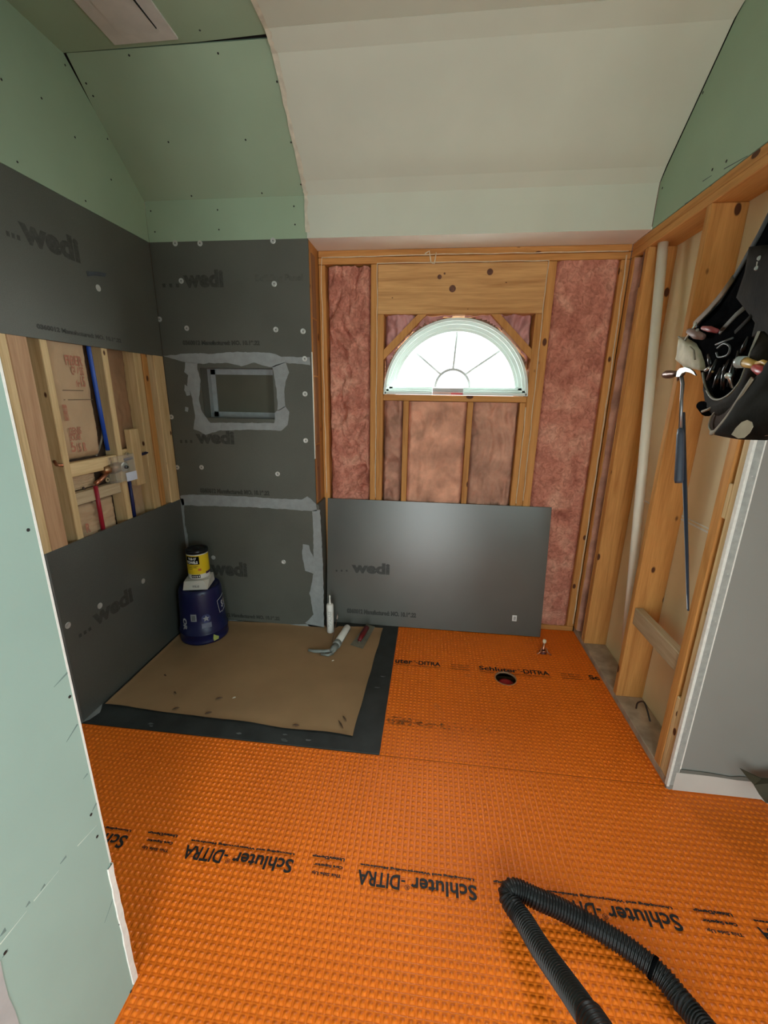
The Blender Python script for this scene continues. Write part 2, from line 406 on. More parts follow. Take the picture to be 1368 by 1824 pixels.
WASH = mat('zinc_washer', (.60, .61, .58), .45, .1, 30, .1, 60, metal=.55)
disc_on('washer', p(175, 513), XX, .016, WASH, ub, .002, 16, True)
for a, b in ((121, 1114), (178, 1079), (255, 1035)): disc_on('washer', p(a, b), XX, .016, WASH, lb, .002, 16, True)
pp = [p(153, 483), p(172, 484), p(188, 487), p(186, 493), p(170, 491), p(156, 492)]
tag(pr('torn_flap', [(.001+.004*(i in (1, 2)), q.y, q.z) for i, q in enumerate(pp)], XX, .002, mat('shiny_torn_foil', (.10, .115, .13), .25, .2, 20, metal=.3), ub), 'small shiny tear')
# studs and blocks in the open band between the boards
def stud(par, x0, x1, y0, y1, z0, z1, m, name='stud', label=None, bev=.003):
    o = bx(name, x0, x1, y0, y1, z0, z1, W[m], par, bev)
    if label: o['label'] = label
    return o
D = -.089
for y0, y1, m in ((-1.036, -.994, 'nz'), (-.993, -.905, 'pk'), (-.840, -.802, 'nz'), (-.488, -.450, 'nz'), (-.252, -.190, 'nz'), (-.178, -.135, 'az'), (-.095, -.001, 'nz')):
    stud(wl, D, -.0005 if y0 > -.1 else -.013 if y0 > -.9 else -.004, y0, y1, .03, 2.42, m)
stud(wl, D, -.013, -1.885, -1.04, 2.42, H-.001, 'ay', 'top_plate')
pp = lambda a, b: at(a, b, 0, -.02)
stud(wl, -.060, -.022, -.802, -.488, 1.215, 1.282, 'ny', 'block'); stud(wl, -.060, -.018, -.802, -.50, 1.075, 1.135, 'pale', 'block')
stud(wl, -.085, -.048, -.450, -.252, 1.20, 1.30, 'ny', 'block'); stud(wl, -.050, -.012, -.372, -.300, 1.085, 1.41, 'nz', 'block')
stud(wl, -.085, -.048, -.450, -.372, 1.10, 1.15, 'ny', 'block')
bx('back_lining', -.100, -.092, -1.885, 0, 0, 2.45, mat('shade_brown_lining', (.07, .04, .025), .9, .2, 8), wl)  # lining colour darkened to stand in for the shade deep between studs

def kraft_batt(y0, y1, z0, z1, x, bulge, par, name='insulation_batt', m=None):
    n, k = 26, 60; vs, fs = [], []
    for j in range(k+1):
        for i in range(n+1):
            u, v = i/n, j/k
            e = min(1, min(u, 1-u)/.16)**.5*min(1, min(v, 1-v)/.06)**.5
            q = Vector((u*3, v*6, x*50+y0*9))
            d = bulge*e + .006*noise.noise(q*1.7) + .004*noise.noise(q*4)
            vs.append((x+d, y0+(y1-y0)*u, z0+(z1-z0)*v))
    for j in range(k):
        for i in range(n):
            a = j*(n+1)+i; fs.append((a, a+1, a+n+2, a+n+1))
    return obj(name, (vs, [], fs), m or KRAFTB, par, True)
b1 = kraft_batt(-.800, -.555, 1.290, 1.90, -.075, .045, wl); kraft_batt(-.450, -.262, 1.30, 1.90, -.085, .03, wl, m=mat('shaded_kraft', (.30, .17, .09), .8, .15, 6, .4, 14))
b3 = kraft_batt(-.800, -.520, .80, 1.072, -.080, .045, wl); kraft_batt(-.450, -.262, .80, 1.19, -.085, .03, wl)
kraft_batt(-.800, -.60, 1.135, 1.215, -.08, .02, wl)
REDI = mat('faded_red_print', (.42, .17, .105), .8, .15, 30, 0)
BR = mat('brown_line_print', (.16, .10, .06), .8, .1, 30, 0)
def ktext(body, px, py, px2, hgt, par, m=REDI, x=-.0275):
    a, b = at(px, py, 0, x), at(px2, py, 0, x)
    text('printed_text', body, (x, a.y, a.z), YY, ZZ, b.y-a.y, hgt, m, par, bold=.03)
ktext('FIBER', 117, 650, 148, .045, b1); ktext('GLASS', 128, 668, 150, .04, b1); ktext('R-15', 135, 689, 153, .05, b1)
ktext('GENIS', 124, 775, 146, .035, b1); ktext('SOLAR', 125, 786, 146, .032, b1); ktext('5', 128, 806, 137, .05, b1); ktext('15 R', 139, 806, 156, .045, b1)
ktext('FIBER', 116, 750, 124, .075, b1)
for a, b, c in ((112, 696, 149), (114, 713, 166)):
    q0, q1 = at(a, b, 0, -.026), at(c, b, 0, -.026); bx('printed_line', -.0275, -.0268, q0.y, q1.y, q0.z, q0.z+.004, BR, b1)
ktext('R', 155, 950, 163, .05, b3, x=-.03)

# ---------------------------------------------------------------- shower back wall (Y = 0)
wb = tag(bx('wall_back', -.10, XS-.03, .150, .20, 0, 2.66, SHEATH), kind='structure')
gs = bx('drywall_panel', .001, XS-.006, 0, .0127, H, H2, GREEN, wb); tag(gs, 'green drywall strip')
for a, b in ((537, 752), (775, 748), (1047, 735), (552, 826), (780, 818), (1051, 800)): disc_on('screw_head', at(a/2, b/2, 1, 0), (0, -1, 0), .0042, SCREWD, gs)
for a, b in ((1018, 290), (1048, 429), (1095, 625)): pass
NX0, NX1, NZ0, NZ1, ND_ = .235, .703, 1.462, 1.765, .125
tboard = bx('backer_board', .001, XS, 0, .0127, 1.829, H, WEDI, wb, .001)
bm = bmesh.new()
for a in ((.001, NX0, .915, 1.828), (NX1, XS, .915, 1.828), (NX0, NX1, .915, NZ0), (NX0, NX1, NZ1, 1.828)): box(bm, a[0], a[1], 0, .0127, a[2], a[3])
bmesh.ops.remove_doubles(bm, verts=bm.verts, dist=1e-5)
mboard = obj('backer_board', bm, WEDI, wb)
lboard = bx('backer_board', .001, XS, 0, .0127, .012, .914, WEDI, wb, .001)
for X in (.0, .40, .78, .90): stud(wb, X, X+.04, .0135 if X in (.0, .90, .78) else .142, .149, .02, 2.62, 'az')
# recessed niche
niche = empty('niche', ((NX0+NX1)/2, .06, NZ0), wb); niche['label'] = 'recessed grey foam shower niche'
bm = bmesh.new()
t = .012
box(bm, NX0-t, NX0, .0135, ND_, NZ0-t, NZ1+t); box(bm, NX1, NX1+t, .0135, ND_, NZ0-t, NZ1+t)
box(bm, NX0, NX1, .0135, ND_, NZ1, NZ1+t); box(bm, NX0, NX1, .0135, ND_, NZ0-t, NZ0)
obj('niche_side', bm, WEDI, niche); bx('niche_back', NX0-t, NX1+t, ND_, ND_+t, NZ0-t, NZ1+t, mat('olive_foam_board', (.085, .083, .058), .7, .08, 5), niche)
bm = bmesh.new()      # sealant run around the inner corners of the niche
for a in ((NX0, NX1, NZ1-.034, NZ1), (NX0, NX1, NZ0, NZ0+.034), (NX0, NX0+.034, NZ0, NZ1)): box(bm, a[0], a[1], ND_-.003, ND_-.0005, a[2], a[3])
box(bm, NX0, NX1, ND_-.035, ND_, NZ1-.003, NZ1-.0003); box(bm, NX0, NX1, ND_-.045, ND_, NZ0+.0003, NZ0+.003); box(bm, NX0+.0003, NX0+.003, ND_-.04, ND_, NZ0, NZ1)
tag(obj('corner_sealant', bm, PASTE, niche), 'grey sealant inside the niche corners')
Z4 = lambda a, b: (260+a/3.647, 400+b/3.647)
Z8 = lambda a, b: (60+a/2.533, 880+b/2.533)
def rough_poly(P, j=.004, step=.012):
    out = []
    for i, a in enumerate(P):
        b = P[(i+1) % len(P)]; n = max(1, int((b-a).length/step))
        for k in range(n):
            q = a.lerp(b, k/n); s = noise.noise_vector(q*30)*min(j, .004) + noise.noise_vector(q*90)*min(j, .004)*.5
            out.append((q, s))
    return out
def paste_y(px, par, y=0.0, j=.004, name='sealant', m=None, flip=-1):
    P = [at(a, b, 1, y) for a, b in px]
    bm = bmesh.new(); prism(bm, [(q.x+s.x, y, q.z+s.z) for q, s in rough_poly(P, j)], (0, -1, 0), .0012)
    bmesh.ops.triangulate(bm, faces=bm.faces)
    return obj(name, bm, m or PASTE, par)
# ring of sealant round the niche and across the joint above it
top = [Z4(*q) for q in ((110, 852), (190, 846), (280, 835), (430, 838), (560, 828), (700, 830), (800, 832), (850, 842), (880, 858), (1065, 862), (1067, 912), (1000, 905), (905, 900), (835, 925), (800, 926), (740, 908), (700, 895), (670, 905), (620, 920), (560, 905), (520, 897), (335, 905), (255, 895), (225, 888))]
paste_y(top, mboard)
paste_y([Z4(*q) for q in ((255, 893), (335, 903), (335, 940), (355, 1010), (345, 1130), (355, 1200), (400, 1270), (420, 1290), (490, 1288), (490, 1336), (385, 1366), (345, 1340), (310, 1330), (318, 1240), (300, 1120), (268, 1040), (275, 980), (250, 960))], mboard, j=.006)
paste_y([Z4(*q) for q in ((488, 1287), (835, 1290), (838, 1225), (856, 1207), (905, 1180), (930, 1215), (922, 1300), (880, 1338), (700, 1332), (488, 1337))], mboard)
paste_y([Z4(*q) for q in ((820, 922), (908, 896), (930, 960), (910, 1010), (900, 1060), (898, 1130), (906, 1185), (857, 1210), (850, 1080), (838, 1010))], mboard, j=.006)
paste_y([Z4(*q) for q in ((252, 1040), (275, 1050), (290, 1110), (265, 1112), (250, 1075))], mboard, j=.005)
paste_y([Z4(*q) for q in ((255, 1185), (275, 1190), (272, 1215), (256, 1210))], mboard, j=.005)
# joint at 0.914 m, right edge, foot and left corner of the lower board
paste_y([Z8(*q) for q in ((660, 8), (700, 2), (820, 5), (1000, 14), (1090, 20), (1210, 24), (1235, 10), (1275, 45), (1278, 78), (1130, 68), (960, 58), (800, 54), (670, 50))], lboard, j=.005)
paste_y([Z8(*q) for q in ((1256, 76), (1292, 70), (1300, 200), (1308, 420), (1310, 612), (1262, 606), (1225, 582), (1262, 545), (1250, 470), (1244, 450), (1262, 360), (1225, 345), (1210, 270), (1216, 225), (1240, 230), (1262, 290), (1262, 180))], lboard, j=.007)
paste_y([Z8(*q) for q in ((700, 548), (870, 566), (1080, 588), (1240, 588), (1308, 600), (1308, 620), (1060, 610), (868, 588), (700, 572))], lboard, j=.003)
paste_y([Z8(*q) for q in ((664, 20), (678, 22), (682, 140), (694, 180), (700, 260), (692, 400), (684, 400), (676, 240), (666, 120))], lboard, j=.004)
q = lambda a, b: at(a, b, 1, 0)
def ytext(body, x0, x1, y, hp, par, m=INK, bold=.05):
    a, b, c = q(x0, y), q(x1, y), q(x0, y-hp); text('printed_text', body, a, XX, ZZ, b.x-a.x, c.z-a.z, m, par, bold=bold)
ytext('wedi', 328, 399, 513, 32, tboard)
for k in range(3): a = q(290+k*12, 512); bx('printed_dot', a.x, a.x+.018, -.0006, 0, a.z, a.z+.02, INK, tboard)
ytext(SMALL, 326, 463, 615, 9, tboard, bold=.07)
ytext('wedi', 350, 418, 790, 24, mboard)
for k in range(3): a = q(321+k*9, 789); bx('printed_dot', a.x, a.x+.015, -.0006, 0, a.z, a.z+.02, INK, mboard)
ytext(SMALL, 357, 480, 878, 9, mboard, bold=.07)
ytext('wedi', 376, 441, 1024, 26, lboard); ytext(SMALL, 385, 498, 1097, 7, lboard, bold=.07)
FAINT = mat('very_faint_print', (.084, .086, .072), .7, .2, 40, 0)
ytext('Building Panel', 455, 540, 505, 16, tboard, FAINT)
for par, l in ((tboard, ((190, 122), (351, 122), (825, 105), (229, 366), (833, 385), (88, 615), (265, 674), (843, 682), (1020, 693))),
               (mboard, ((1031, 872), (1033, 1100), (1037, 1403), (361, 1577), (203, 1577), (165, 1250), (855, 1620)))):
    for a, b in l:
        e = q(*Z4(a, b)); disc_on('washer', (e.x, -.0012 if (a, b) == (1031, 872) else 0, e.z), (0, -1, 0), .0155, WASH, par, .002, 16, True)
        disc_on('screw_head', (e.x, -.0021, e.z), (0, -1, 0), .0042, mat('grey_screw', (.14, .14, .13), .5), par, .0006)
for a in ((505, 1001), (380, 993)): e = q(*a); disc_on('washer', (e.x, 0, e.z), (0, -1, 0), .0155, WASH, lboard, .002, 16, True)

# return side of the shower wall, facing +X
wt = tag(bx('trim_1', XS, XS+.006, .0, .004, 1.22, 1.86, mat('white_cut_edge', (.72, .68, .60), .6)), kind='structure')
ret = tag(bx('wall_return', XS-.028, XS-.002, .015, YW+.12, 0, H, W['az']), kind='structure')
bx('backer_board', XS+.0005, XS+.014, .002, YW-.01, .012, .918, WEDI, ret, .001)
for z0, z1 in ((.93, 1.3), (1.31, 1.72), (1.73, 2.05), (2.06, 2.40)):
    bx('sheathing_strip', XS-.002, XS+.002, .05, .13, z0, z1, wood('strand_panel', 2, (.40, .20, .10), (.18, .08, .04)), ret)
bm = bmesh.new(); prism(bm, [(XS+.0145, .003, .012), (XS+.0145, .055, .012), (XS+.0145, .05, .4), (XS+.0145, .03, .7), (XS+.0145, .012, .91), (XS+.0145, .003, .91)], (1, 0, 0), .001)
obj('sealant', bm, PASTE, ret)

# ---------------------------------------------------------------- window wall (Y = YW)
WX, WZ, WR = 1.818, 1.624, .456
bm = bmesh.new()
box(bm, .85, WX-WR-.02, YW+.145, YW+.175, 0, 2.9); box(bm, WX+WR+.02, 2.95, YW+.145, YW+.175, 0, 2.9)
box(bm, WX-WR-.02, WX+WR+.02, YW+.145, YW+.175, 0, WZ); box(bm, WX-WR-.02, WX+WR+.02, YW+.145, YW+.175, WZ+WR+.01, 2.9)
# spandrels beside the arch
K = 16
for s in (-1, 1):
    P = [(WX+s*(WR+.02), YW+.145, WZ), ] + [(WX+s*WR*math.cos(a), YW+.145, WZ+WR*math.sin(a)) for a in (math.pi/2*k/K for k in range(K+1))] + [(WX, YW+.145, WZ+WR+.01), (WX+s*(WR+.02), YW+.145, WZ+WR+.01)]
    for k in range(K):
        a_, b_ = math.pi/2*k/K, math.pi/2*(k+1)/K
        def outp(a):
            c, s_ = math.cos(a), math.sin(a); m_ = min((WR+.02)/max(c, 1e-6), (WR+.01)/max(s_, 1e-6)); return (WX+s*m_*c, YW+.145, WZ+m_*s_)
        prism(bm, [(WX+s*WR*math.cos(a_), YW+.145, WZ+WR*math.sin(a_)), outp(a_), outp(b_), (WX+s*WR*math.cos(b_), YW+.145, WZ+WR*math.sin(b_))], (0, 1, 0), .03)
ww = tag(obj('wall_front', bm, SHEATH), kind='structure')
YB = YW+.140
stud(ww, .952, .993, YW, YB, .04, 2.378, 'az'); 
stud(ww, 1.276, 1.316, YW, YB, .04, 2.378, 'az'); stud(ww, 1.318, 1.360, YW+.001, YB, .04, 2.100, 'az')
stud(ww, 2.270, 2.312, YW+.001, YB, .04, 2.100, 'az'); stud(ww, 2.314, 2.362, YW, YB, .04, 2.378, 'az')
stud(ww, 2.712, 2.7595, YW, YB, .04, 2.378, 'az')
header = stud(ww, 1.318, 2.312, YW+.003, YB, 2.101, 2.378, 'hd', 'header')
KN = mat('dark_knot', (.13, .05, .025), .6, .4, 60, .3, 60)
for a, b, r in ((806, 514, .020), (873, 484, .018), (783, 493, .013), (792, 487, .006)):
    e = at(a, b, 1, YW); disc_on('knot', (e.x, YW+.003, e.z), (0, -1, 0), r, KN, header, .0012, 14)
stud(ww, .952, 2.758, YW-.002, YB, 2.380, 2.416, 'ax', 'top_plate'); stud(ww, .952, 2.758, YW-.004, YB, 2.418, 2.454, 'ax', 'top_plate')
stud(ww, .952, 2.758, YW, YB, .0, .038, 'ax', 'bottom_plate')
stud(ww, 1.361, 2.269, YW, YB, 1.585, 1.622, 'ax', 'sill_plate')
stud(ww, 1.494, 1.530, YW, YB, .04, 1.584, 'az'); stud(ww, 1.906, 1.942, YW, YB, .04, 1.584, 'az'); stud(ww, 2.232, 2.268, YW, YB, .04, 1.584, 'az')
for s, pts in ((-1, [(1.568, 2.099), (1.622, 2.099), (1.361, 1.835), (1.361, 1.895)]), (1, [(2.064, 2.099), (2.010, 2.099), (2.269, 1.842), (2.269, 1.902)])):
    (a, b, c, d) = pts
    pr('diagonal_brace', [(a[0], YW+.004, a[1]), (b[0], YW+.004, b[1]), (c[0], YW+.004, c[1]), (d[0], YW+.004, d[1])], (0, 1, 0), .12, wood('brace_lumber', 2, AL, AD, knots=.3), ww)
def bead(pts, par, r=.0032):
    P = []
    for a, b in zip(pts, pts[1:]):
        a, b = Vector(a), Vector(b); n = max(2, int((b-a).length/.03))
        for k in range(n):
            z = a.lerp(b, k/n); s = noise.noise_vector(z*9)*.0045; P.append((z.x+s.x, z.y, z.z+s.z))
    P.append(pts[-1]); bm = bmesh.new()
    tube(bm, P, [r*(.75+.5*abs(noise.noise(Vector(q_)*25))) for q_ in P], 6, True); return obj('caulk_bead', bm, CAULK, par, True)
yb = YW-.003
bead([(.972, yb, .95), (.968, yb, 2.32), (.975, yb-.002, 2.417), (1.7, yb-.002, 2.420), (2.74, yb-.002, 2.418)], ww)
bead([(1.316, yb+.002, .93), (1.316, yb+.002, 2.379), (1.62, yb, 2.380), (2.31, yb, 2.379), (2.314, yb+.002, .95)], ww)
bead([(2.270, yb+.002, 1.56), (2.270, yb+.002, .93)], ww); bead([(2.735, yb, 2.40), (2.748, yb, 1.7), (2.752, yb, .06)], ww, .004)
bead([(1.60, yb-.003, 2.425), (1.625, yb-.004, 2.44), (1.635, yb-.004, 2.38), (1.655, yb-.004, 2.37), (1.665, yb-.004, 2.43)], ww, .0045)

def batt(x0, x1, z0, z1, y, par, amp=.028, fold=1.0, m=None, seed=0, res=.0095, arc=False):
    if not arc: y = YW-.003+amp*fold*1.30
    n, k = max(6, int((x1-x0)/res)), max(6, int((z1-z0)/res)); vs, fs = [], []
    for j in range(k+1):
        for i in range(n+1):
            u, v = i/n, j/k; X, Z = x0+(x1-x0)*u, z0+(z1-z0)*v
            q_ = Vector((X*1.0, Z*.55, seed*3.1))
            wv = noise.noise_vector(q_*5)*.10*fold
            qq = Vector((X+wv.x, (Z+wv.y)*.45, seed*3.1))
            h = 1-abs(noise.noise(qq*11)*2)            # ridged: creases
            h2 = 1-abs(noise.noise(qq*27+Vector((5, 0, 0)))*2)
            h3 = noise.noise(Vector((X, Z, seed))*70)
            e = min(1, min(u, 1-u)*(x1-x0)/.018)
            d = amp*((max(0, h)**.6*.9+h2*.42)*fold+h3*.10)*(.35+.65*e) - .022*(1-e)
            vs.append((X, y-d, Z))
    for j in range(k):
        for i in range(n):
            a = j*(n+1)+i
            if arc and math.hypot(vs[a][0]-WX, vs[a][2]-WZ) < .468: continue
            fs.append((a, a+1, a+n+2, a+n+1))
    if arc:
        us = sorted({i for f in fs for i in f}); mp_ = {v: i for i, v in enumerate(us)}
        vs = [vs[i] for i in us]; fs = [tuple(mp_[i] for i in f) for f in fs]
    return obj('insulation_batt', (vs, [], fs), m or PINK, par, True)
batt(.994, 1.275, .04, 2.372, YW+.032, ww, .042, 1.25, seed=1)
batt(2.363, 2.712, .04, 2.379, YW+.022, ww, .016, .8, seed=2)
batt(1.361, 1.493, .04, 1.583, YW+.050, ww, .045, 1.4, mat('dusty_pink_batt', (.46, .24, .17), .95, .4, 9, .8, 34, bdist=.007), seed=3)
batt(1.531, 1.905, .04, 1.582, YW+.035, ww, .024, 1.0, mat('pale_pink_batt', (.66, .34, .23), .95, .35, 8, .8, 30, bdist=.006), seed=4)
batt(1.943, 2.231, .04, 1.582, YW+.042, ww, .032, 1.1, mat('grey_pink_batt', (.50, .27, .19), .95, .4, 7, .8, 30, bdist=.006), seed=5)
batt(1.361, 2.269, 1.66, 2.10, YW+.105, ww, .05, 1.5, mat('pale_rose_batt', (.62, .32, .30), .95, .25, 8, .8, 30, bdist=.006), seed=6, arc=True)

# window_1: semicircular vinyl unit with four spokes and a hub arc
win = tag(empty('window_1', (WX, YW+.08, WZ)), kind='structure')
VIN = mat('white_vinyl', (.74, .83, .79), .35, .04, 6, 0, spec=.5)
GRILLE = mat('grey_grille', (.42, .43, .42), .45, .05, 8, 0)
def arc_band(bm, r0, r1, y0, y1, cx=WX, cz=WZ, a0=0, a1=math.pi, K=40, zmin=None):
    rings = []
    for k in range(K+1):
        a = a0+(a1-a0)*k/K; c, s = math.cos(a), math.sin(a)
        rings.append([bm.verts.new((cx+r*c, y, cz+r*s)) for r, y in ((r0, y0), (r1, y0), (r1, y1), (r0, y1))])
    for a, b in zip(rings, rings[1:]):
        for i in range(4): bm.faces.new((a[i], a[(i+1) % 4], b[(i+1) % 4], b[i]))
    bm.faces.new(rings[0]); bm.faces.new(rings[-1][::-1])
def arc_part(name, r0, r1, y0, y1, m, **k):
    bm = bmesh.new(); arc_band(bm, r0, r1, y0, y1, **k); return obj(name, bm, m, win)
arc_part('outer_frame', .440, .455, YW-.004, YW+.13, VIN)
arc_part('outer_frame', .424, .4405, YW+.018, YW+.13, VIN)
arc_part('sash', .404, .4245, YW+.045, YW+.12, VIN)
arc_part('glazing_bead', .386, .4045, YW+.060, YW+.11, VIN)
GB = WZ+.050
for x0, x1 in ((WX-.448, WX-.140), (WX+.058, WX+.448)):
    bx('bottom_rail', x0, x1, YW-.004, YW+.125, WZ+.001, WZ+.018, VIN, win, .002)
    bx('bottom_rail', x0, x1, YW+.018, YW+.125, WZ+.019, WZ+.034, VIN, win, .002)
    bx('bottom_rail', x0, x1, YW+.045, YW+.12, WZ+.035, WZ+.050, VIN, win, .002)
bx('rail_gap_backing', WX-.139, WX+.057, YW+.03, YW+.12, WZ+.001, WZ+.020, mat('pink_grey_film', (.50, .36, .34), .5), win)
bx('rail_gap_film', WX-.139, WX+.057, YW+.05, YW+.12, WZ+.021, WZ+.044, mat('grey_film', (.42, .40, .38), .5), win)
bx('red_strip', WX-.02, WX+.054, YW+.026, YW+.029, WZ+.004, WZ+.014, mat('red_label', (.65, .10, .12), .5), win)
bm = bmesh.new(); arc_band(bm, .103, .118, YW+.082, YW+.090, cx=WX-.012, cz=GB); obj('grille_hub', bm, GRILLE, win)
for ang in (45, 90, 135):
    a = math.radians(ang); c, s = math.cos(a), math.sin(a); o0 = Vector((WX-.012, YW+.086, GB))
    p0, p1 = o0+Vector((c, 0, s))*.117, Vector((WX, YW+.086, WZ))+Vector((c*1.0, 0, s))*.392
    tb('grille_bar', [p0, p1], .0078, GRILLE, win, 6)
bm = bmesh.new(); P = [(WX+.40*math.cos(math.pi*k/32), YW+.095, WZ+.02+.375*math.sin(math.pi*k/32)) for k in range(33)]
bm.faces.new([bm.verts.new(p_) for p_ in P]); obj('pane', bm, GLASS, win)

# ---------------------------------------------------------------- right wall (X = XR), open framing then its end
RD = XR+.140
wr = tag(bx('wall_right', RD+.013, RD+.05, -1.03, YW+.14, 0, 3.05, SHEATH), kind='structure')
gr = pr('drywall_panel', [(XR, -4.4, H+.001), (XR, -.002, H+.001), (XR, -.010, 2.655), (XR, -.055, 2.70), (XR, YF+.02, H3-.03), (XR, YF-.04, H3), (XR, -4.4, H3)], (1, 0, 0), .0127, GREEN, wr); tag(gr, 'green drywall panel above the open framing')
for a, b in ((1269, 302), (1294, 287), (1180, 335), (1252, 165)): disc_on('screw_head', at(a, b, 0, XR), (-1, 0, 0), .005, SCREWD, gr)
for a, b in (((1268, 312), (1252, 322)), ((1332, 277), (1290, 300)), ((1240, 350), (1220, 363))):
    A_, B_ = at(*a, 0, XR), at(*b, 0, XR); pr('scuff', [(XR-.0004, A_.y, A_.z), (XR-.0004, B_.y, B_.z), (XR-.0004, B_.y, B_.z-.004), (XR-.0004, A_.y, A_.z-.002)], (-1, 0, 0), .0004, mat('scuff_dark', (.10, .12, .12), .8), gr)
stud(wr, XR, RD, -1.04, .205, 2.380, 2.416, 'ay', 'top_plate'); stud(wr, XR, RD, -1.7, .205, 2.4175, 2.4535, 'ay', 'top_plate')
bx('bottom_plate', XR+.002, RD, -1.04, .205, .0, .038, mat('dusty_bottom_plate', (.42, .33, .24), .9, .3, 14, .6, 60), wr, .003)
bx('back_drywall', RD, RD+.012, -1.03, .34, .0, H, BEIGE, wr)
bx('back_drywall_joint', RD-.002, RD-.0002, -.93, -.04, 1.060, 1.068, GYPS, wr); bx('back_drywall_joint', RD-.002, RD-.0002, -.93, -.45, 1.078, 1.083, GYPS, wr)
stud(wr, XR, RD, .160, .204, .039, 2.379, 'az'); 
batt(0, .10, .04, 2.37, 0, wr, .02, 1.2, MATS['dusty_pink_batt'], seed=11)
bt = bpy.data.objects[COL.objects[-1].name]; bt.rotation_euler.z = math.radians(90)*1; bt.location = (XR+.022, .105, 1.205)
stud(wr, XR, RD, -.005, .036, .039, 2.379, 'az'); stud(wr, XR, RD, .037, .050, .039, 2.2, 'az')
stud(wr, XR, RD, -.513, -.475, .039, 2.379, 'az')
stud(wr, XR, RD, -.975, -.928, .039, 2.379, 'az')
for z0, z1 in ((.039, .42), (1.20, 1.33), (1.54, 1.66), (2.0, 2.379)): stud(wr, XR+.001, RD, -.999, -.976, z0, z1, 'nz', 'spacer_block')
stud(wr, XR, RD, -1.036, -1.000, .039, 2.379, 'nz')
bm = bmesh.new(); box(bm, XR+.01, XR+.05, -.927, -.514, .0, .092, .003); o = obj('block', bm, W['pale'], wr)
o.location = (XR+.03, -.720, .535)
bpy.context.view_layer.update()
# white wall at the end of the open framing (faces the camera) and its baseboard
we = tag(bx('wall_right_end', XR-.002, 3.30, -1.050, -1.037, .0, H3, WALLW), kind='structure')
BEAD = mat('metal_corner_bead', (.36, .37, .35), .5, .15, 40, .3, 60)
cb = tag(bx('trim_2', XR+.004, XR+.030, -1.0535, -1.0505, .03, 2.45, BEAD, None), kind='structure')
bx('compound_edge', XR-.006, XR+.005, -1.0545, -1.037, .02, 2.45, GYPS, cb, .001)
bx('compound_edge', XR+.029, XR+.034, -1.0545, -1.0505, .10, 2.40, GYPS, cb, .001)
for k in range(13):
    z = .14+k*.176+random.uniform(-.03, .03); disc_on('bead_hole', (XR+.017+random.uniform(-.003, .003), -1.0536, z), (0, -1, 0), .0024, mat('pale_dab', (.50, .50, .47), .8), cb, .0008, 8)
bb = tag(bx('baseboard_right', XR+.02, 3.30, -1.0540, -1.0505, .005, .098, mat('white_base_paint', (.60, .57, .53), .6, .05, 5)), kind='structure')
P = [(XR+.03, .118), (2.90, .115), (2.99, .106), (3.02, .112), (3.29, .112), (3.29, .096), (3.02, .092), (2.93, .098), (XR+.03, .101)]
pr('scraped_band', [(a, -1.0545, b) for a, b in P], (0, -1, 0), .0005, mat('dark_scrape', (.16, .16, .14), .8), bb)
bm = bmesh.new()
for a in ((-4.4, -4.25, 0, H3), (-3.15, -1.05, 0, H3), (-4.25, -3.15, 0, .8), (-4.25, -3.15, 2.1, H3)): box(bm, 3.30, 3.33, *a)
tag(obj('wall_right_side', bm, WALLW), kind='structure')

# ---------------------------------------------------------------- near left wing wall (green, X = .92)
WXL = .92
wn = tag(bx('wall_near_left', .0, WXL-.0127, -4.4, -1.90, 0, H3, VOID), kind='structure')
gw = bx('drywall_panel', WXL-.0127, WXL, -4.4, -1.888, .004, H3, GREENW, wn)
# fix the open notch between shower and wing
o = tag(bx('wall_shower_side', -.09, -.014, -1.90, -1.04, .0, 2.418, mat('plain_green', (.33, .43, .33), .85)), kind='structure')
g = lambda a, b: at(a, b, 0, WXL)
bx('gypsum_edge', WXL-.0125, WXL+.0006, -1.8885, -1.8835, .46, 1.85, GYPS, wn)
bm = bmesh.new(); random.seed(5)
zz = [.012+.034*k for k in range(14)]
L_ = [bm.verts.new((WXL+.0035, -1.8985-random.uniform(0, .003), z)) for z in zz]; R_ = [bm.verts.new((WXL+.0035, -1.884+random.uniform(-.0015, .0015), z)) for z in zz]
L2 = [bm.verts.new((WXL-.002, v.co.y-.001, v.co.z)) for v in L_]; R2 = [bm.verts.new((WXL-.012, v.co.y+.001, v.co.z)) for v in R_]
for i in range(13):
    bm.faces.new((L_[i], L_[i+1], R_[i+1], R_[i])); bm.faces.new((L2[i], L2[i+1], L_[i+1], L_[i])); bm.faces.new((R_[i], R_[i+1], R2[i+1], R2[i]))
tag(obj('broken_gypsum_edge', bm, GYPS, wn), 'broken white gypsum edge')
for a, b in ((50, 944), (124, 1241), (162, 1451), (173, 1490), (9, 1697), (213, 1645), (233, 1766)):
    disc_on('screw_head', g(a, b), XX, .0035, SCREWD, gw)
SCF = mat('grey_green_scuff', (.17, .25, .23), .85, .2, 30, 0)
def scratch(a, b, wdt, m):
    A_, B_ = g(*a), g(*b); d = (B_-A_).normalized(); n = Vector((0, -d.z, d.y))*wdt/2
    pr('scratch', [A_+n, A_-n, B_-n*.2, B_+n*.2], XX, .0004, m, gw)
LSC = mat('pale_scratch', (.62, .72, .64), .85, .1, 30, 0)
scratch((0, 1682), (48, 1622), .003, LSC); scratch((60, 1605), (105, 1550), .0022, LSC); scratch((138, 1507), (172, 1470), .0022, LSC)
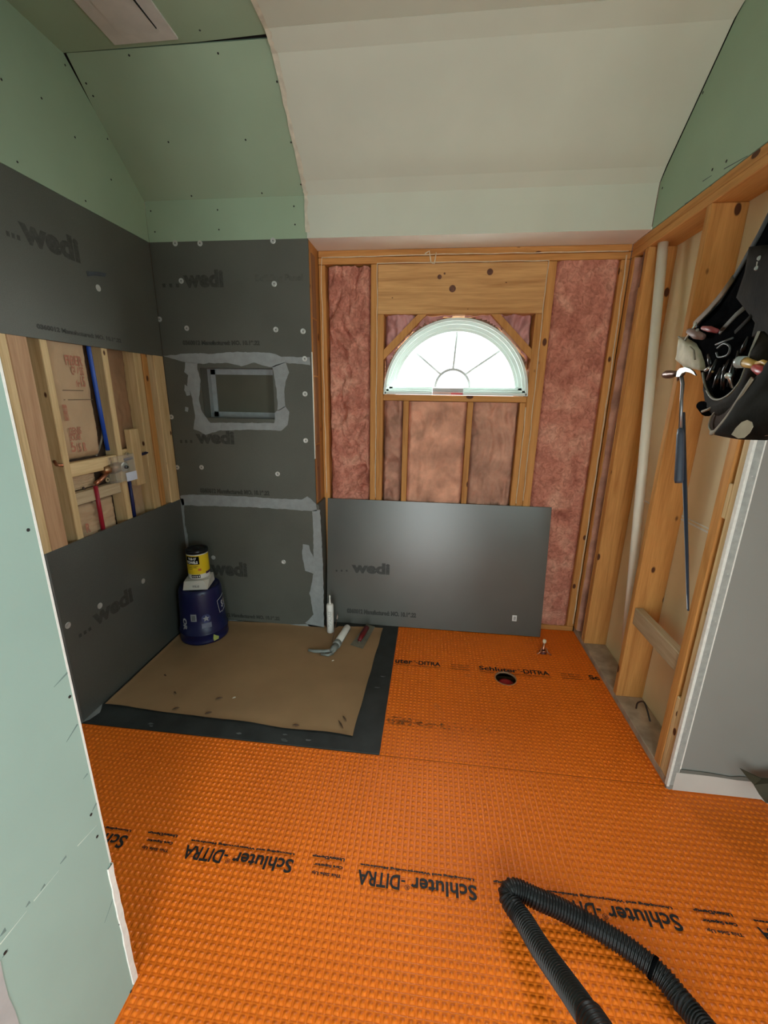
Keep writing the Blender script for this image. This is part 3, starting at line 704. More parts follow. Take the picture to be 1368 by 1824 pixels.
for a, b, w_ in (((10, 1655), (0, 1668), .010), ((118, 1525), (107, 1539), .006), ((80, 1575), (72, 1587), .006), ((53, 1606), (46, 1616), .008), ((205, 1590), (186, 1644), .0035), ((122, 1196), (96, 1224), .005), ((156, 1378), (148, 1388), .004), ((172, 1430), (164, 1445), .006), ((14, 1692), (4, 1706), .006), ((138, 1290), (118, 1322), .004)): scratch(a, b, w_, SCF)
P = [g(0, 1712), g(4, 1735), g(14, 1775), g(26, 1800), g(38, 1840), g(30, 1900), g(-220, 1900), g(-200, 1700)]
tag(pr('compound_patch', [x_ for x_ in P], XX, .0012, mat('grey_compound', (.42, .42, .42), .85, .1, 15, .4, 60), gw), 'grey joint compound patch')
# walls behind the camera, with a bright doorway
bm = bmesh.new(); box(bm, .9, 1.28, -4.42, -4.38, 0, H3); box(bm, 2.12, 3.65, -4.42, -4.38, 0, H3); box(bm, 1.28, 2.12, -4.42, -4.38, 2.05, H3)
tag(obj('wall_rear', bm, WALLW), kind='structure')

# ================================================================== FLOOR COVERINGS
PIT = .0226
def waffle(name, x0, x1, y0, y1, cuts=(), hole=None):
    """studded membrane: thin ridges with a rounded square stud in each cell"""
    S = [0, .09, .19, .28, .72, .81, .91]
    nx, ny = int(round((x1-x0)/PIT)), int(round((y1-y0)/PIT)); px, py = (x1-x0)/nx, (y1-y0)/ny
    X = np.array([x0+px*(i+s) for i in range(nx) for s in S]+[x1]); Y = np.array([y0+py*(i+s) for i in range(ny) for s in S]+[y1])
    sx = np.array([s for i in range(nx) for s in range(7)]+[0]); sy = np.array([s for i in range(ny) for s in range(7)]+[0])
    A, B = np.meshgrid(sx, sy); XG, YG = np.meshgrid(X, Y)
    hi = ((A == 3) | (A == 4)) & ((B == 3) | (B == 4)); rid = (A == 0) | (B == 0)
    Z = np.where(hi, .0038, 0.0) + np.where(rid, .0014, 0.0) + .0006
    w_, h_ = len(X), len(Y)
    I = np.arange(w_*h_).reshape(h_, w_)
    F = np.stack([I[:-1, :-1], I[:-1, 1:], I[1:, 1:], I[1:, :-1]], -1).reshape(-1, 4)
    V = np.stack([XG, YG, Z], -1).reshape(-1, 3)
    if hole:
        r = np.hypot(V[:, 0]-hole[0], V[:, 1]-hole[1]); ins = r < hole[2]
        F = F[~ins[F].all(1)]
        used = np.unique(F); m_ = used[ins[used]]
        for i in m_:
            d = V[i, :2]-np.array(hole[:2]); V[i, :2] = np.array(hole[:2])+d/np.linalg.norm(d)*hole[2]; V[i, 2] = .001
    for c in cuts:
        fc = V[F].mean(1); F = F[~((fc[:, 0] > c[0]) & (fc[:, 0] < c[1]) & (fc[:, 1] > c[2]) & (fc[:, 1] < c[3]))]
    me = bpy.data.meshes.new(name); me.vertices.add(len(V)); me.vertices.foreach_set('co', V.ravel())
    me.loops.add(F.size); me.loops.foreach_set('vertex_index', F.ravel().astype(np.int32))
    me.polygons.add(len(F)); me.polygons.foreach_set('loop_start', np.arange(0, F.size, 4, dtype=np.int32)); me.polygons.foreach_set('loop_total', np.full(len(F), 4, np.int32))
    me.polygons.foreach_set('use_smooth', np.ones(len(F), bool)); me.update(calc_edges=True); me.materials.append(ORANGE)
    o = bpy.data.objects.new(name, me); COL.objects.link(o); return o
mat_far = waffle('membrane_sheet', 1.511, XR+.004, -1.034, .206, hole=(HX, HY, .060))
tag(mat_far, 'orange studded underlay sheet with a round drain hole below the window', 'floor membrane')
mat_near = waffle('membrane_sheet', .0, 3.29, -2.34, -1.036, cuts=((-1, .90, -3, -1.90),))
tag(mat_near, 'large orange studded underlay sheet in the foreground under the black hose', 'floor membrane')
mz = .0056
bx('plain_rear_area', .93, 3.29, -4.3, -2.342, .0, .003, ORANGE, mat_near)
def ftext(body, x, y, w_, h_, par, flip=False, bold=.03, **k):
    if flip: text('printed_text', body, (x, y, mz-.001), (-1, 0, 0), (0, -1, 0), w_, h_, PRINT, par, bold=bold, **k)
    else: text('printed_text', body, (x, y, mz-.001), (1, 0, 0), (0, 1, 0), w_, h_, PRINT, par, bold=bold, **k)
def brand(x, y, w_, h_, par, flip, head='Schluter'):
    sg = -1 if flip else 1; f = .545 if head == 'Schluter' else .385
    tot = w_; a = f*tot if head == 'Schluter' else f*tot
    ftext(head, x, y, a, h_, par, flip, .022)
    ftext('®', x+sg*(a+.004), y+(-.026 if flip else .024), .017, .017, par, flip, .0)
    r_ = tot-a-.024; ftext('-', x+sg*(a+.020), y+(-.014 if flip else .014), .014, .006, par, flip, .02); ftext('DITRA', x+sg*(a+.038), y, tot-a-.038, h_, par, flip, .022)
for k in range(-1, 4):
    s = 1.264+.6425*k
    dy = -.004*k
    brand(s, -1.523+dy, .408, .046, mat_near, True)
    ftext('Uncoupling and Waterproofing Membrane', s-.005, -1.500+dy, .40, .010, mat_near, True, .06)
    ftext('This Side Up', s+.178, -1.548+dy, .105, .013, mat_near, True, .035)
    ftext('Cara Superior', s+.178, -1.522+dy, .105, .012, mat_near, True, .06)
    ftext('Unten/Dessus', s+.180, -1.497+dy, .120, .011, mat_near, True, .06)
brand(1.522, -.335, .283, .040, mat_far, False, 'uter'); ftext('Waterproofing Membrane', 1.53, -.355, .27, .008, mat_far)
brand(2.041, -.335, .42, .040, mat_far, False); ftext('Uncoupling and Waterproofing Membrane', 2.041, -.356, .42, .008, mat_far)
ftext('Sc', 2.690, -.337, .058, .040, mat_far, False, .03)
for s in (1.866, 2.527):
    for k in range(3): ftext(('This Side Up', 'Cara Superior', 'Unten/Dessus')[k], s, -.312-.020*k, .115, .009, mat_far)
bm = bmesh.new()
for R0, zz_ in ((.0605, .0),):
    rings = [[bm.verts.new((HX+(R0+a)*math.cos(t_), HY+(R0+a)*math.sin(t_), b)) for a, b in ((-.002, -.006), (-.002, .0036), (.003, .0040), (.004, .001))] for t_ in (2*math.pi*k/40 for k in range(40))]
    for i in range(40):
        for j in range(3): bm.faces.new((rings[i][j], rings[(i+1) % 40][j], rings[(i+1) % 40][j+1], rings[i][j+1]))
tag(obj('cut_edge', bm, mat('pale_cut_plastic', (.40, .22, .12), .6), mat_far, True), 'pale cut edge of the drain hole')
# dark dust line rubbed along the far sheet
random.seed(11); bm = bmesh.new()
for k in range(150):
    x = 1.53+abs(random.gauss(0, .22)); y = -.815+random.gauss(0, .012)-(x-1.5)*.01; r = random.uniform(.0012, .0040)
    if x > 2.1: continue
    vs = [bm.verts.new((x+r*2.2*math.cos(a), y+r*math.sin(a)*random.uniform(.5, 1), mz-.0012)) for a in (2*math.pi*j/7 for j in range(7))]; bm.faces.new(vs)
o = obj('dust_smear', bm, mat('dark_floor_dust', (.26, .095, .03), .9), mat_far); o['kind'] = 'stuff'
# drain pipe with red test plug under the hole
dp = tag(empty('drain_pipe', (HX, HY, -.28)), 'drain opening with a dark red test plug below the orange sheet', 'drain')
bm = bmesh.new(); lathe(bm, [(.050, -.29), (.056, -.29), (.056, -.05), (.050, -.05), (.050, -.1)], (HX, HY, 0), 32); obj('pipe', bm, mat('black_pipe', (.02, .012, .012), .5), dp, True)
bm = bmesh.new(); lathe(bm, [(.040, -.10), (.046, -.05), (.044, -.022), (.030, -.012), (.012, -.008), (.0, -.008)], (HX+.002, HY-.014, 0), 28); obj('plug', bm, RED, dp, True)

# shower pan: dark waterproof base whose rim shows round the brown paper
pan = tag(empty('shower_pan', (.75, -.45, 0)), 'dark grey waterproof shower base around the brown paper', 'shower base')
PANM = mat('dark_grey_pan', (.030, .034, .034), .55, .3, 10, .4, 40, bdist=.002)
bx('base', .0, 1.511, -1.033, .2, .0, .006, PANM, pan, .0015)
bm = bmesh.new(); prism(bm, [(0.0, -1.03, .0062), (0.0, -.90, .0062), (.02, -.93, .0062), (.035, -.96, .0062), (.02, -1.01, .0062)], (0, 0, 1), .001)
obj('sealant', bm, PASTE, pan)
random.seed(21)
for k in range(9):
    x = random.uniform(.95, 1.46) if k < 6 else random.uniform(.3, .9); y = -.99+random.uniform(-.025, .03) if x < 1.4 else random.uniform(-.98, -.3)
    bm = bmesh.new(); prism(bm, [(x+random.uniform(.006, .02)*math.cos(a), y+random.uniform(.003, .007)*math.sin(a), .0062) for a in (2*math.pi*j/8 for j in range(8))], (0, 0, 1), .0005)
    obj('sealant_smear', bm, mat('sealant_smear', (.12, .13, .13), .6), pan)

# brown paper sheet, slightly wavy, curled at its edges
def paper():
    C4 = [Vector((.010, -.905)), Vector((1.368, -.948)), Vector((1.402, .045)), Vector((.008, -.030))]
    n, k = 70, 52; vs, fs = [], []
    for j in range(k+1):
        for i in range(n+1):
            u, v = i/n, j/k
            a = C4[0].lerp(C4[1], u); b = C4[3].lerp(C4[2], u); c = a.lerp(b, v)
            if v > .98 and .70 < u < .76: c.y -= .03
            c.x += .010*noise.noise(Vector((v*4, 0, 1)))*(1 if u > .9 else 0); c.y += .012*noise.noise(Vector((u*6, 0, 3)))*(1 if v < .05 or v > .95 else 0)
            e = min(u, 1-u, v, 1-v)
            z = .0085+.0025*noise.noise(Vector((c.x*5, c.y*5, 2)))+.0012*noise.noise(Vector((c.x*16, c.y*16, 5)))+(.004*max(0, 1-e/.02))
            if c.x < .02: c.x = .02-.3*(.02-c.x)*0 
            vs.append((c.x, c.y, z))
    for j in range(k):
        for i in range(n): a = j*(n+1)+i; fs.append((a, a+1, a+n+2, a+n+1))
    return obj('floor_paper', (vs, [], fs), KRAFT, None, True)
pa = tag(paper(), 'sheet of brown kraft paper covering the shower floor', 'paper')
fl = lambda a, b, z=.012: at(a, b, 2, z)
SCRAP = mat('brown_scrap', (.09, .05, .03), .8, .3, 40); PALE = mat('pale_scrap', (.55, .47, .36), .8, .1, 40)
scr = [((390, 1244), 'dark curled shaving lying right of centre on brown paper', SCRAP, .020), ((417, 1243), 'pale crumb beside the dark curled shaving on brown paper', PALE, .010), ((371, 1270), 'pointed dark splinter near the front edge of brown paper', SCRAP, .018),
       ((313, 1262), 'thin dark sliver left of the pointed splinter on brown paper', SCRAP, .018), ((312, 1234), 'small brown flake on the left half of brown paper', SCRAP, .014), ((527, 1292), 'dark curved scrap at the front edge of brown paper', SCRAP, .018),
       ((294, 1203), 'brown fleck nearest the blue bucket on brown paper', SCRAP, .012), ((593, 1177), 'small pinkish chip in front of the caulking gun', PALE, .009), ((607, 1290), 'long dark smudged sliver at the front right corner of brown paper', SCRAP, .032), ((614, 1280), 'short dark sliver at the front right corner of brown paper', SCRAP, .022)]
for (a, b), lab, m, s in scr:
    c = fl(a, b, .013); an = random.uniform(-.6, .9) if 'corner' not in lab else 2.2
    bm = bmesh.new()
    P = [c+Vector((math.cos(an)*s*(t_-.5)*2, math.sin(an)*s*(t_-.5)*2, .003*math.sin(t_*3.1))) for t_ in (0, .25, .5, .75, 1)]
    tube(bm, P, [.0006, .003, .0042, .003, .0006], 6, True); tag(obj('wood_shaving', bm, m), lab, 'debris', 'scraps on the brown paper')

# ================================================================== THINGS
# leaning backer board
a0, a1 = Vector((.998, .083, .006)), Vector((2.495, .088, .006))
lean = math.atan2(.112, .907)
lbm = bmesh.new(); box(lbm, 0, 1.522, 0, .0127, 0, .914, .001)
lbd = tag(obj('backer_board', lbm, WEDIL, None, center=False), 'loose smooth grey backer board leaning against the window wall studs', 'board')
lbd.location = a0+Vector((-.018, .002, .0015)); lbd.rotation_euler = (-lean, 0, 0)
LM = Matrix.Translation(lbd.location) @ Matrix.Rotation(-lean, 4, 'X')
def lpx(a, b):
    o = LM.inverted() @ CAMP; d = LM.inverted().to_3x3() @ (CR*((a-684)/FPX)-CU*((b-912)/FPX)+CF)
    return o+d*(-o.y/d.y)
def ltext(body, x0, x1, y0, y1, hp, bold=.05):
    A_, B_, T_ = lpx(x0, y0), lpx(x1, y1), lpx(x0, y0-hp)
    o = text('printed_text', body, (A_.x, -.0001, A_.z), XX, ZZ, B_.x-A_.x, T_.z-A_.z, mat('leaning_ink', (.040, .042, .038), .5, .2, 50, 0), None, bold=bold)
    o.parent = lbd
ltext('wedi', 626, 694, 1020, 1024, 20); ltext(SMALL, 618, 741, 1092, 1101, 9, .07)
for k in range(3):
    A_ = lpx(598+9*k, 1018); o = bx('printed_dot', A_.x, A_.x+.013, -.0007, 0, A_.z, A_.z+.013, MATS['leaning_ink']); o.parent = lbd
A_ = lpx(912, 1106); o = bx('sticker', A_.x, A_.x+.030, -.001, 0, A_.z, A_.z+.042, mat('white_sticker', (.80, .80, .78), .5, .02, 9, 0)); o.parent = lbd; o['label'] = 'small white sticker'
for k in range(4):
    o = bx('printed_bar', A_.x+.008, A_.x+.024, -.0016, -.001, A_.z+.008+k*.007, A_.z+.011+k*.007, PRINT); o.parent = lbd

# bucket standing upside down
BC = Vector((.185, -.185, .011)); BH = .372
bucket = tag(empty('bucket', BC), 'dark blue plastic bucket standing upside down in the shower corner', 'bucket')
NAVY = mat('navy_plastic', (.006, .009, .065), .38, .1, 5, .05, 40, spec=.5)
def brad(z): return .152-.020*z/BH
bm = bmesh.new()
lathe(bm, [(.140, .0), (.153, .0), (.153, .012), (.150, .018), (.1515, .030), (.1515, .060), (.155, .064), (.155, .070), (brad(.08), .074), (brad(.2), .2), (brad(.34), .34), (brad(BH)-.004, BH-.012), (brad(BH)-.008, BH-.003), (.118, BH), (.114, BH-.006), (.0, BH-.008)], BC, 48)
obj('body', bm, NAVY, bucket, True)
ang0 = lambda deg: math.radians(deg)
def onb(deg, z, lift=.0012, scale=1.0):
    r = brad(z)+lift; return BC+Vector((r*math.cos(ang0(deg)), r*math.sin(ang0(deg)), z))
def bwrap(deg, z, rot=0):
    """map flat print onto the bucket side; rot turns the print in its plane"""
    def f(a, b):
        c, s = math.cos(rot), math.sin(rot); u, v = a*c-b*s, a*s+b*c
        return onb(deg+math.degrees(u/.145), z+v)
    return f
WPR = mat('worn_white_print', (.42, .43, .45), .6, .2, 50, 0)
GPR = mat('grey_blue_print', (.19, .21, .30), .6, .2, 50, 0)
CAMD = -58  # compass angle of the bucket side that faces the camera
text('printed_text', 'OR', None or (0, 0, 0), XX, ZZ, .085, .034, WPR, bucket, bold=.05, wrap=bwrap(CAMD-58, .185, -math.pi/2))
text('printed_text', 'S', (0, 0, 0), XX, ZZ, .026, .052, WPR, bucket, bold=.05, wrap=bwrap(CAMD+66, .262, math.pi))
text('printed_text', 'E', (0, 0, 0), XX, ZZ, .020, .045, WPR, bucket, bold=.05, wrap=bwrap(CAMD+78, .258, math.pi))
def bstrip(name, P, wdt, m, closed=False):
    bm = bmesh.new(); Q = [onb(d_+(e_-d_)*k/6, z_+(f_-z_)*k/6, .0024) for (d_, z_), (e_, f_) in zip(P, P[1:]) for k in range(7)]; tube(bm, Q, wdt, 4, True); return obj(name, bm, m, bucket)
bstrip('printed_outline', [(CAMD+74, .298), (CAMD+56, .286), (CAMD+42, .275), (CAMD+44, .225), (CAMD+46, .186), (CAMD+52, .190), (CAMD+55, .183), (CAMD+80, .205)], .0016, WPR)
def bpatch(name, d0, d1, z0, z1, m, lift=.0010):
    bm = bmesh.new(); n = 6
    A_ = [bm.verts.new(onb(d0+(d1-d0)*k/n, z0, lift)) for k in range(n+1)]; B_ = [bm.verts.new(onb(d0+(d1-d0)*k/n, z1, lift)) for k in range(n+1)]
    for k in range(n): bm.faces.new((A_[k], A_[k+1], B_[k+1], B_[k]))
    return obj(name, bm, m, bucket)
bpatch('sticker', CAMD-32, CAMD-17, .170, .220, mat('grey_sticker', (.30, .31, .33), .6, .1, 90, 0)); bpatch('sticker', CAMD-29, CAMD-20, .177, .212, mat('dark_sticker_print', (.14, .15, .16), .6, .4, 200, 0), .0016)
bpatch('printed_panel', CAMD-6, CAMD+18, .115, .150, GPR)
bm = bmesh.new()
bmv = [onb(CAMD+6+11.5*math.cos(a), .182+.030*math.sin(a), .0012) for a in (2*math.pi*k/20 for k in range(20))]; bm.faces.new([bm.verts.new(v) for v in bmv]); obj('printed_emblem', bm, mat('dim_blue_print', (.05, .06, .17), .6, .2, 50, 0), bucket)
P = []
for k in range(10):
    r = .023 if k % 2 == 0 else .010; a = math.pi/2+k*math.pi/5; P.append(onb(CAMD+6+math.degrees(r*math.cos(a)/.145), .182+r*math.sin(a), .0020))
bm = bmesh.new(); bm.faces.new([bm.verts.new(v) for v in P]); obj('printed_star', bm, WPR, bucket)
P = [onb(CAMD+18, .010, .004), onb(CAMD+30, .012, .004), onb(CAMD+32, .030, .004), onb(CAMD+24, .046, .004), onb(CAMD+19, .060, .005), onb(CAMD+17, .03, .004)]
bm = bmesh.new(); bm.faces.new([bm.verts.new(v) for v in P]); obj('torn_label', bm, mat('yellow_green_label', (.40, .45, .12), .6), bucket)['label'] = 'torn yellow-green label'
disc_on('handle_boss', onb(CAMD+4, .345), (math.cos(ang0(CAMD+4)), math.sin(ang0(CAMD+4)), 0), .008, mat('grey_boss', (.10, .10, .16), .5), bucket, .004, 12)

# crumpled white box on the bucket
BX0 = BC+Vector((.005, -.012, BH-.001))
bm = bmesh.new()
R = Matrix.Rotation(math.radians(14), 4, 'Z')
L_ = .079; T_ = .056
lo = [(-L_, -L_+.002, 0), (L_-.006, -L_, .0), (L_, L_, 0), (-L_, L_, 0)]
hi = [(-L_+.004, -T_, .052), (L_-.03, -T_-.012, .060), (L_-.002, -T_+.03, .050), (L_-.004, L_-.005, .056), (-L_+.004, L_-.004, .056)]
lv = [bm.verts.new(R @ Vector(v)+BX0) for v in lo]; hv = [bm.verts.new(R @ Vector(v)+BX0) for v in hi]
bm.faces.new(lv[::-1]); bm.faces.new((hv[0], hv[1], hv[4])); bm.faces.new((hv[1], hv[2], hv[3], hv[4]))
bm.faces.new((lv[0], lv[1], hv[1], hv[0])); bm.faces.new((lv[1], hv[2], hv[1])); bm.faces.new((lv[1], lv[2], hv[3], hv[2])); bm.faces.new((lv[2], lv[3], hv[4], hv[3])); bm.faces.new((lv[3], lv[0], hv[0], hv[4]))
wbx = tag(empty('carton', BX0), 'crumpled white paper carton squeezed between the bucket and the yellow tub', 'carton')
obj('body', bm, mat('white_cardboard', (.62, .60, .53), .7, .08, 12, .3, 30), wbx)
fm = R.to_3x3()
text('printed_text', 'TILE', BX0+fm @ Vector((-.02, -L_-.0015, .018)), fm @ Vector((1, 0, 0)), fm @ Vector((0, .35, .9)), .045, .012, mat('grey_print', (.22, .22, .22), .7), wbx, bold=.02, lift=.004)

# tub of wipes
TC = BX0+Vector((.002, .012, .0605)); TH = .195; TR = .0665
tub = tag(empty('wipes_tub', TC), 'yellow and black tub of cleaning wipes on top of the blue bucket', 'tub')
bm = bmesh.new(); lathe(bm, [(.060, 0), (TR-.002, .003), (TR, .010), (TR, TH-.020), (TR-.003, TH-.016), (.0, TH-.016)], TC, 48); obj('body', bm, mat('white_plastic', (.74, .74, .70), .4, .03, 5, 0), tub, True)
bm = bmesh.new(); lathe(bm, [(TR+.0025, TH-.022), (TR+.0025, TH), (TR-.003, TH+.003), (TR-.012, TH+.003), (TR-.014, TH-.002), (.020, TH-.002), (.016, TH+.006), (0, TH+.006)], TC, 48); obj('lid', bm, mat('black_plastic', (.010, .010, .012), .3, .1, 5, 0), tub, True)
CT = -60
def tband(name, d0, d1, z0, z1, m, lift):
    bm = bmesh.new(); n = max(6, int((d1-d0)/6))
    A_ = [bm.verts.new(TC+Vector(((TR+lift)*math.cos(ang0(d0+(d1-d0)*k/n)), (TR+lift)*math.sin(ang0(d0+(d1-d0)*k/n)), z0))) for k in range(n+1)]
    B_ = [bm.verts.new(v.co+Vector((0, 0, z1-z0))) for v in A_]
    for k in range(n): bm.faces.new((A_[k], A_[k+1], B_[k+1], B_[k]))
    return obj(name, bm, m, tub, True)
tband('label', CT-180, CT+180, .036, .166, mat('yellow_label', (.78, .56, .015), .45, .03, 6, 0), .0006)
tband('label_panel', CT-68, CT+8, .105, .160, BLACK, .0011)
tband('label_panel', CT-42, CT+6, .012, .034, BLACK, .0011); tband('label_panel', CT+38, CT+80, .030, .046, mat('dark_purple_print', (.05, .02, .06), .5), .0013)
def twrap(deg, z, lift=.0017):
    return lambda a, b: TC+Vector(((TR+lift)*math.cos(ang0(deg)+a/TR), (TR+lift)*math.sin(ang0(deg)+a/TR), z+b))
WP = mat('white_label_print', (.80, .80, .76), .5, .02, 6, 0)
text('printed_text', "TUB O'", 0*Vector((1, 1, 1)), XX, ZZ, .052, .017, WP, tub, bold=.045, wrap=twrap(CT-52, .136)); text('printed_text', 'TOWELS', 0*Vector((1, 1, 1)), XX, ZZ, .074, .020, WP, tub, bold=.045, wrap=twrap(CT-64, .110))
for k, (bdy, wd) in enumerate((('HEAVY DUTY SCRUBBING', .070), ('CLEANING WIPES', .060), ('90 COUNT', .034))): text('printed_text', bdy, 0*Vector((1, 1, 1)), XX, ZZ, wd, .007, mat('dark_label_print', (.12, .08, .02), .6), tub, bold=.03, wrap=twrap(CT-60, .092-.011*k))
tband('orange_dot', CT-2, CT+14, .060, .076, mat('orange_dot', (.62, .16, .03), .5), .0012)
for k in range(4): tband('label_icon', CT-36+k*11, CT-30+k*11, .018, .028, WP, .0018)

# white cartridge standing on its base
def cartridge(parent, M, nozzle=True, cap_end=False):
    WM = mat('cartridge_white', (.78, .78, .74), .45, .05, 30, 0)
    bm = bmesh.new(); lathe(bm, [(.0225, 0), (.0245, .002), (.0245, .205), (.022, .214), (.010, .218), (.0, .218)], (0, 0, 0), 28); bmesh.ops.transform(bm, matrix=M, verts=bm.verts); obj('tube_body', bm, WM, parent, True)
    if nozzle:
        bm = bmesh.new(); lathe(bm, [(.009, .216), (.009, .222), (.0065, .226), (.0038, .262), (.0055, .268), (.0055, .276), (.002, .282), (0, .282)], (0, 0, 0), 16); bmesh.ops.transform(bm, matrix=M, verts=bm.verts); obj('nozzle', bm, WM, parent, True)
cp = Vector((1.042, -.055, .013))
ct = tag(empty('caulk_cartridge', cp), 'white caulk cartridge standing upright at the end of the shower wall', 'cartridge')
cartridge(ct, Matrix.Translation(cp))
text('printed_text', 'SEALANT', 0*Vector((1, 1, 1)), XX, ZZ, .12, .022, mat('pale_grey_print', (.45, .45, .43), .6), ct, bold=.02, wrap=lambda a, b: cp+Vector((.0252*math.cos(-1.45-(b-.011)/.0245), .0252*math.sin(-1.45-(b-.011)/.0245), .17-a)))

# caulking gun with cartridge, lying on the paper
g0, g1 = fl(600, 1147, .04), fl(619, 1117, .04)
dirn = (g1-g0).normalized(); dirn.z = 0; dirn.normalize(); side = Vector((-dirn.y, dirn.x, 0))
gunM = Matrix((side, Vector((0, 0, 1)), dirn)).transposed().to_4x4(); gunM.translation = Vector((g0.x, g0.y, .038))
gun = tag(empty('caulking_gun', (g0.x, g0.y, .012)), 'grey caulking gun holding a white cartridge, lying on brown paper', 'caulking gun')
bm = bmesh.new(); lathe(bm, [(.0225, 0), (.0245, .002), (.0245, .205), (.022, .214), (.0, .216)], (0, 0, 0), 28); bmesh.ops.transform(bm, matrix=gunM, verts=bm.verts); obj('cartridge', bm, MATS['cartridge_white'], gun, True)['label'] = 'white cartridge'
GG = mat('grey_cast_metal', (.23, .25, .235), .5, .12, 20, .2, 60, metal=.2)
def G(x, y, z): return gunM @ Vector((x, y, z))
bm = bmesh.new(); lathe(bm, [(.027, -.012), (.028, -.004), (.028, .018), (.0255, .022)], (0, 0, 0), 24); bmesh.ops.transform(bm, matrix=gunM, verts=bm.verts); obj('end_plate', bm, GG, gun, True)
tb('body', [G(0, 0, -.01), G(.004, -.004, -.05), G(.008, -.008, -.075)], [.020, .022, .016], GG, gun, 10)
tb('handle', [G(.005, -.010, -.055), G(.06, -.014, -.078), G(.12, -.018, -.085), G(.165, -.020, -.082)], [.013, .012, .011, .009], GG, gun, 10)
tb('trigger', [G(.0, -.016, -.075), G(.02, -.018, -.102), (G(.07, -.020, -.100))], [.011, .009, .008], GG, gun, 8)
tb('push_rod', [G(0, .004, -.06), G(-.010, .006, -.10)], .0035, STEEL, gun, 8)
tb('cradle_rod', [G(.026, 0, -.01), G(.026, 0, .212)], .0022, GG, gun, 6); tb('cradle_rod', [G(-.026, 0, -.01), G(-.026, 0, .212)], .0022, GG, gun, 6)
# slim stick leaning on the board behind the gun
s0, s1 = fl(592, 1143, .012), Vector((1.075, .040, .10))
tb_ = tag(empty('mixing_stick', s0), 'thin brown mixing stick leaning behind the caulking gun', 'stick')
tb('stick', [s0, s0.lerp(s1, .8)], .006, mat('brown_stick', (.20, .12, .08), .7), tb_, 8, .4); tb('tip', [s0.lerp(s1, .8), s0.lerp(s1, .9), s1], [.006, .009, .003], mat('pale_pink_tip', (.50, .40, .36), .6), tb_, 8, .5)

# margin trowel
tq = [fl(624, 1149), fl(646, 1156), fl(668, 1117), fl(653, 1112)]
trw = tag(empty('trowel', fl(645, 1135)), 'flat steel trowel with a dark red handle on brown paper', 'trowel')
bm = bmesh.new(); prism(bm, [Vector((v.x, v.y, .0135)) for v in tq], (0, 0, 1), .0016); obj('blade', bm, mat('dusty_steel', (.24, .23, .18), .5, .2, 25, .2, 60, metal=.3), trw)
ha, hb = fl(640, 1140, .045), fl(653, 1118, .05)
tb('shank', [fl(643, 1143, .015), (ha.x, ha.y, .03), (ha.x+.003, ha.y+.01, .045)], [.006, .005, .005], STEEL, trw, 8)
tb('handle', [(ha.x, ha.y, .043), (ha.x*.7+hb.x*.3, ha.y*.7+hb.y*.3, .047), hb, (hb.x+.004, hb.y+.008, .05)], [.012, .017, .019, .010], mat('dark_red_handle', (.13, .008, .010), .4), trw, 14)

# water stub-out with supply valve near the right corner
sp = fl(967, 1163, .0)
stb = tag(empty('water_stub', sp), 'small copper water stub with a white cap rising near the right corner', 'pipe stub')
tb('riser', [(sp.x, sp.y, -.04), (sp.x, sp.y, .075)], .0075, COPPER, stb, 14)
bm = bmesh.new(); lathe(bm, [(.006, -.014), (.011, -.008), (.0125, 0), (.011, .008), (.006, .013), (0, .014)], (sp.x, sp.y, .088), 18); obj('cap', bm, mat('cream_cap', (.80, .70, .50), .4), stb, True)
bm = bmesh.new(); lathe(bm, [(.024, .002), (.024, .006), (.014, .014), (.010, .03), (0, .031)], (sp.x, sp.y, 0), 20); obj('collar', bm, mat('dark_red_collar', (.10, .02, .015), .5), stb, True)
tb('bracket_arm', [(sp.x-.045, sp.y-.03, .008), (sp.x-.022, sp.y-.018, .018), (sp.x-.012, sp.y-.01, .045)], .0045, COPPER, stb, 8); tb('bracket_arm', [(sp.x+.045, sp.y-.032, .008), (sp.x+.024, sp.y-.02, .018), (sp.x+.012, sp.y-.01, .045)], .0045, COPPER, stb, 8)
tb('bracket_arm', [(sp.x-.02, sp.y-.022, .022), (sp.x, sp.y-.026, .028), (sp.x+.02, sp.y-.022, .022)], .0045, COPPER, stb, 8)

# plumbing in the left wall
lw = lambda a, b, x=-.04: at(a, b, 0, x)
BLUE = mat('blue_pex', (.012, .07, .42), .35, .06, 5, 0); NBLUE = mat('navy_pex', (.012, .02, .10), .4, .1, 5, 0); RPEX = mat('red_pex', (.34, .012, .03), .35, .06, 5, 0)
o = tb('water_pipe', [lw(151, 560), lw(158, 622), lw(176, 720), lw(192, 802)], .0105, BLUE, None, 14); tag(o, 'bright blue water pipe running down to the shower valve', 'pipe')
o = tb('water_pipe', [lw(170, 866, -.012), lw(177, 905, -.018), lw(187, 960, -.020)], .0105, RPEX, None, 14); tag(o, 'red water pipe rising to the shower valve', 'pipe')
o = tb('water_pipe', [lw(229, 852), lw(235, 885), lw(244, 950)], .0095, NBLUE, None, 14); tag(o, 'dark blue water pipe below the shower valve', 'pipe')
o = tb('electric_cable', catmull([lw(148, 868, -.05), lw(158, 886, -.05), lw(168, 905, -.052), lw(175, 925, -.052), lw(182, 958, -.052)], 5), .0055, mat('brown_cable', (.06, .03, .02), .6), None, 8); tag(o, 'dark brown cable hanging beside the red water pipe', 'cable')
o = tb('electric_cable', catmull([lw(179, 745, -.075), lw(182, 770, -.075), lw(178, 795, -.075), lw(171, 812, -.075)], 5), .005, mat('grey_cable', (.26, .22, .17), .6), None, 8); tag(o, 'grey cable curving beside the bright blue pipe', 'cable')
vc = lw(210, 832, -.03)
val = tag(empty('shower_valve', vc), 'brass shower mixing valve behind a clear plastic guard with a white sticker', 'valve')
BRASS = mat('aged_brass', (.30, .17, .085), .35, .3, 20, .2, 50, metal=.7)
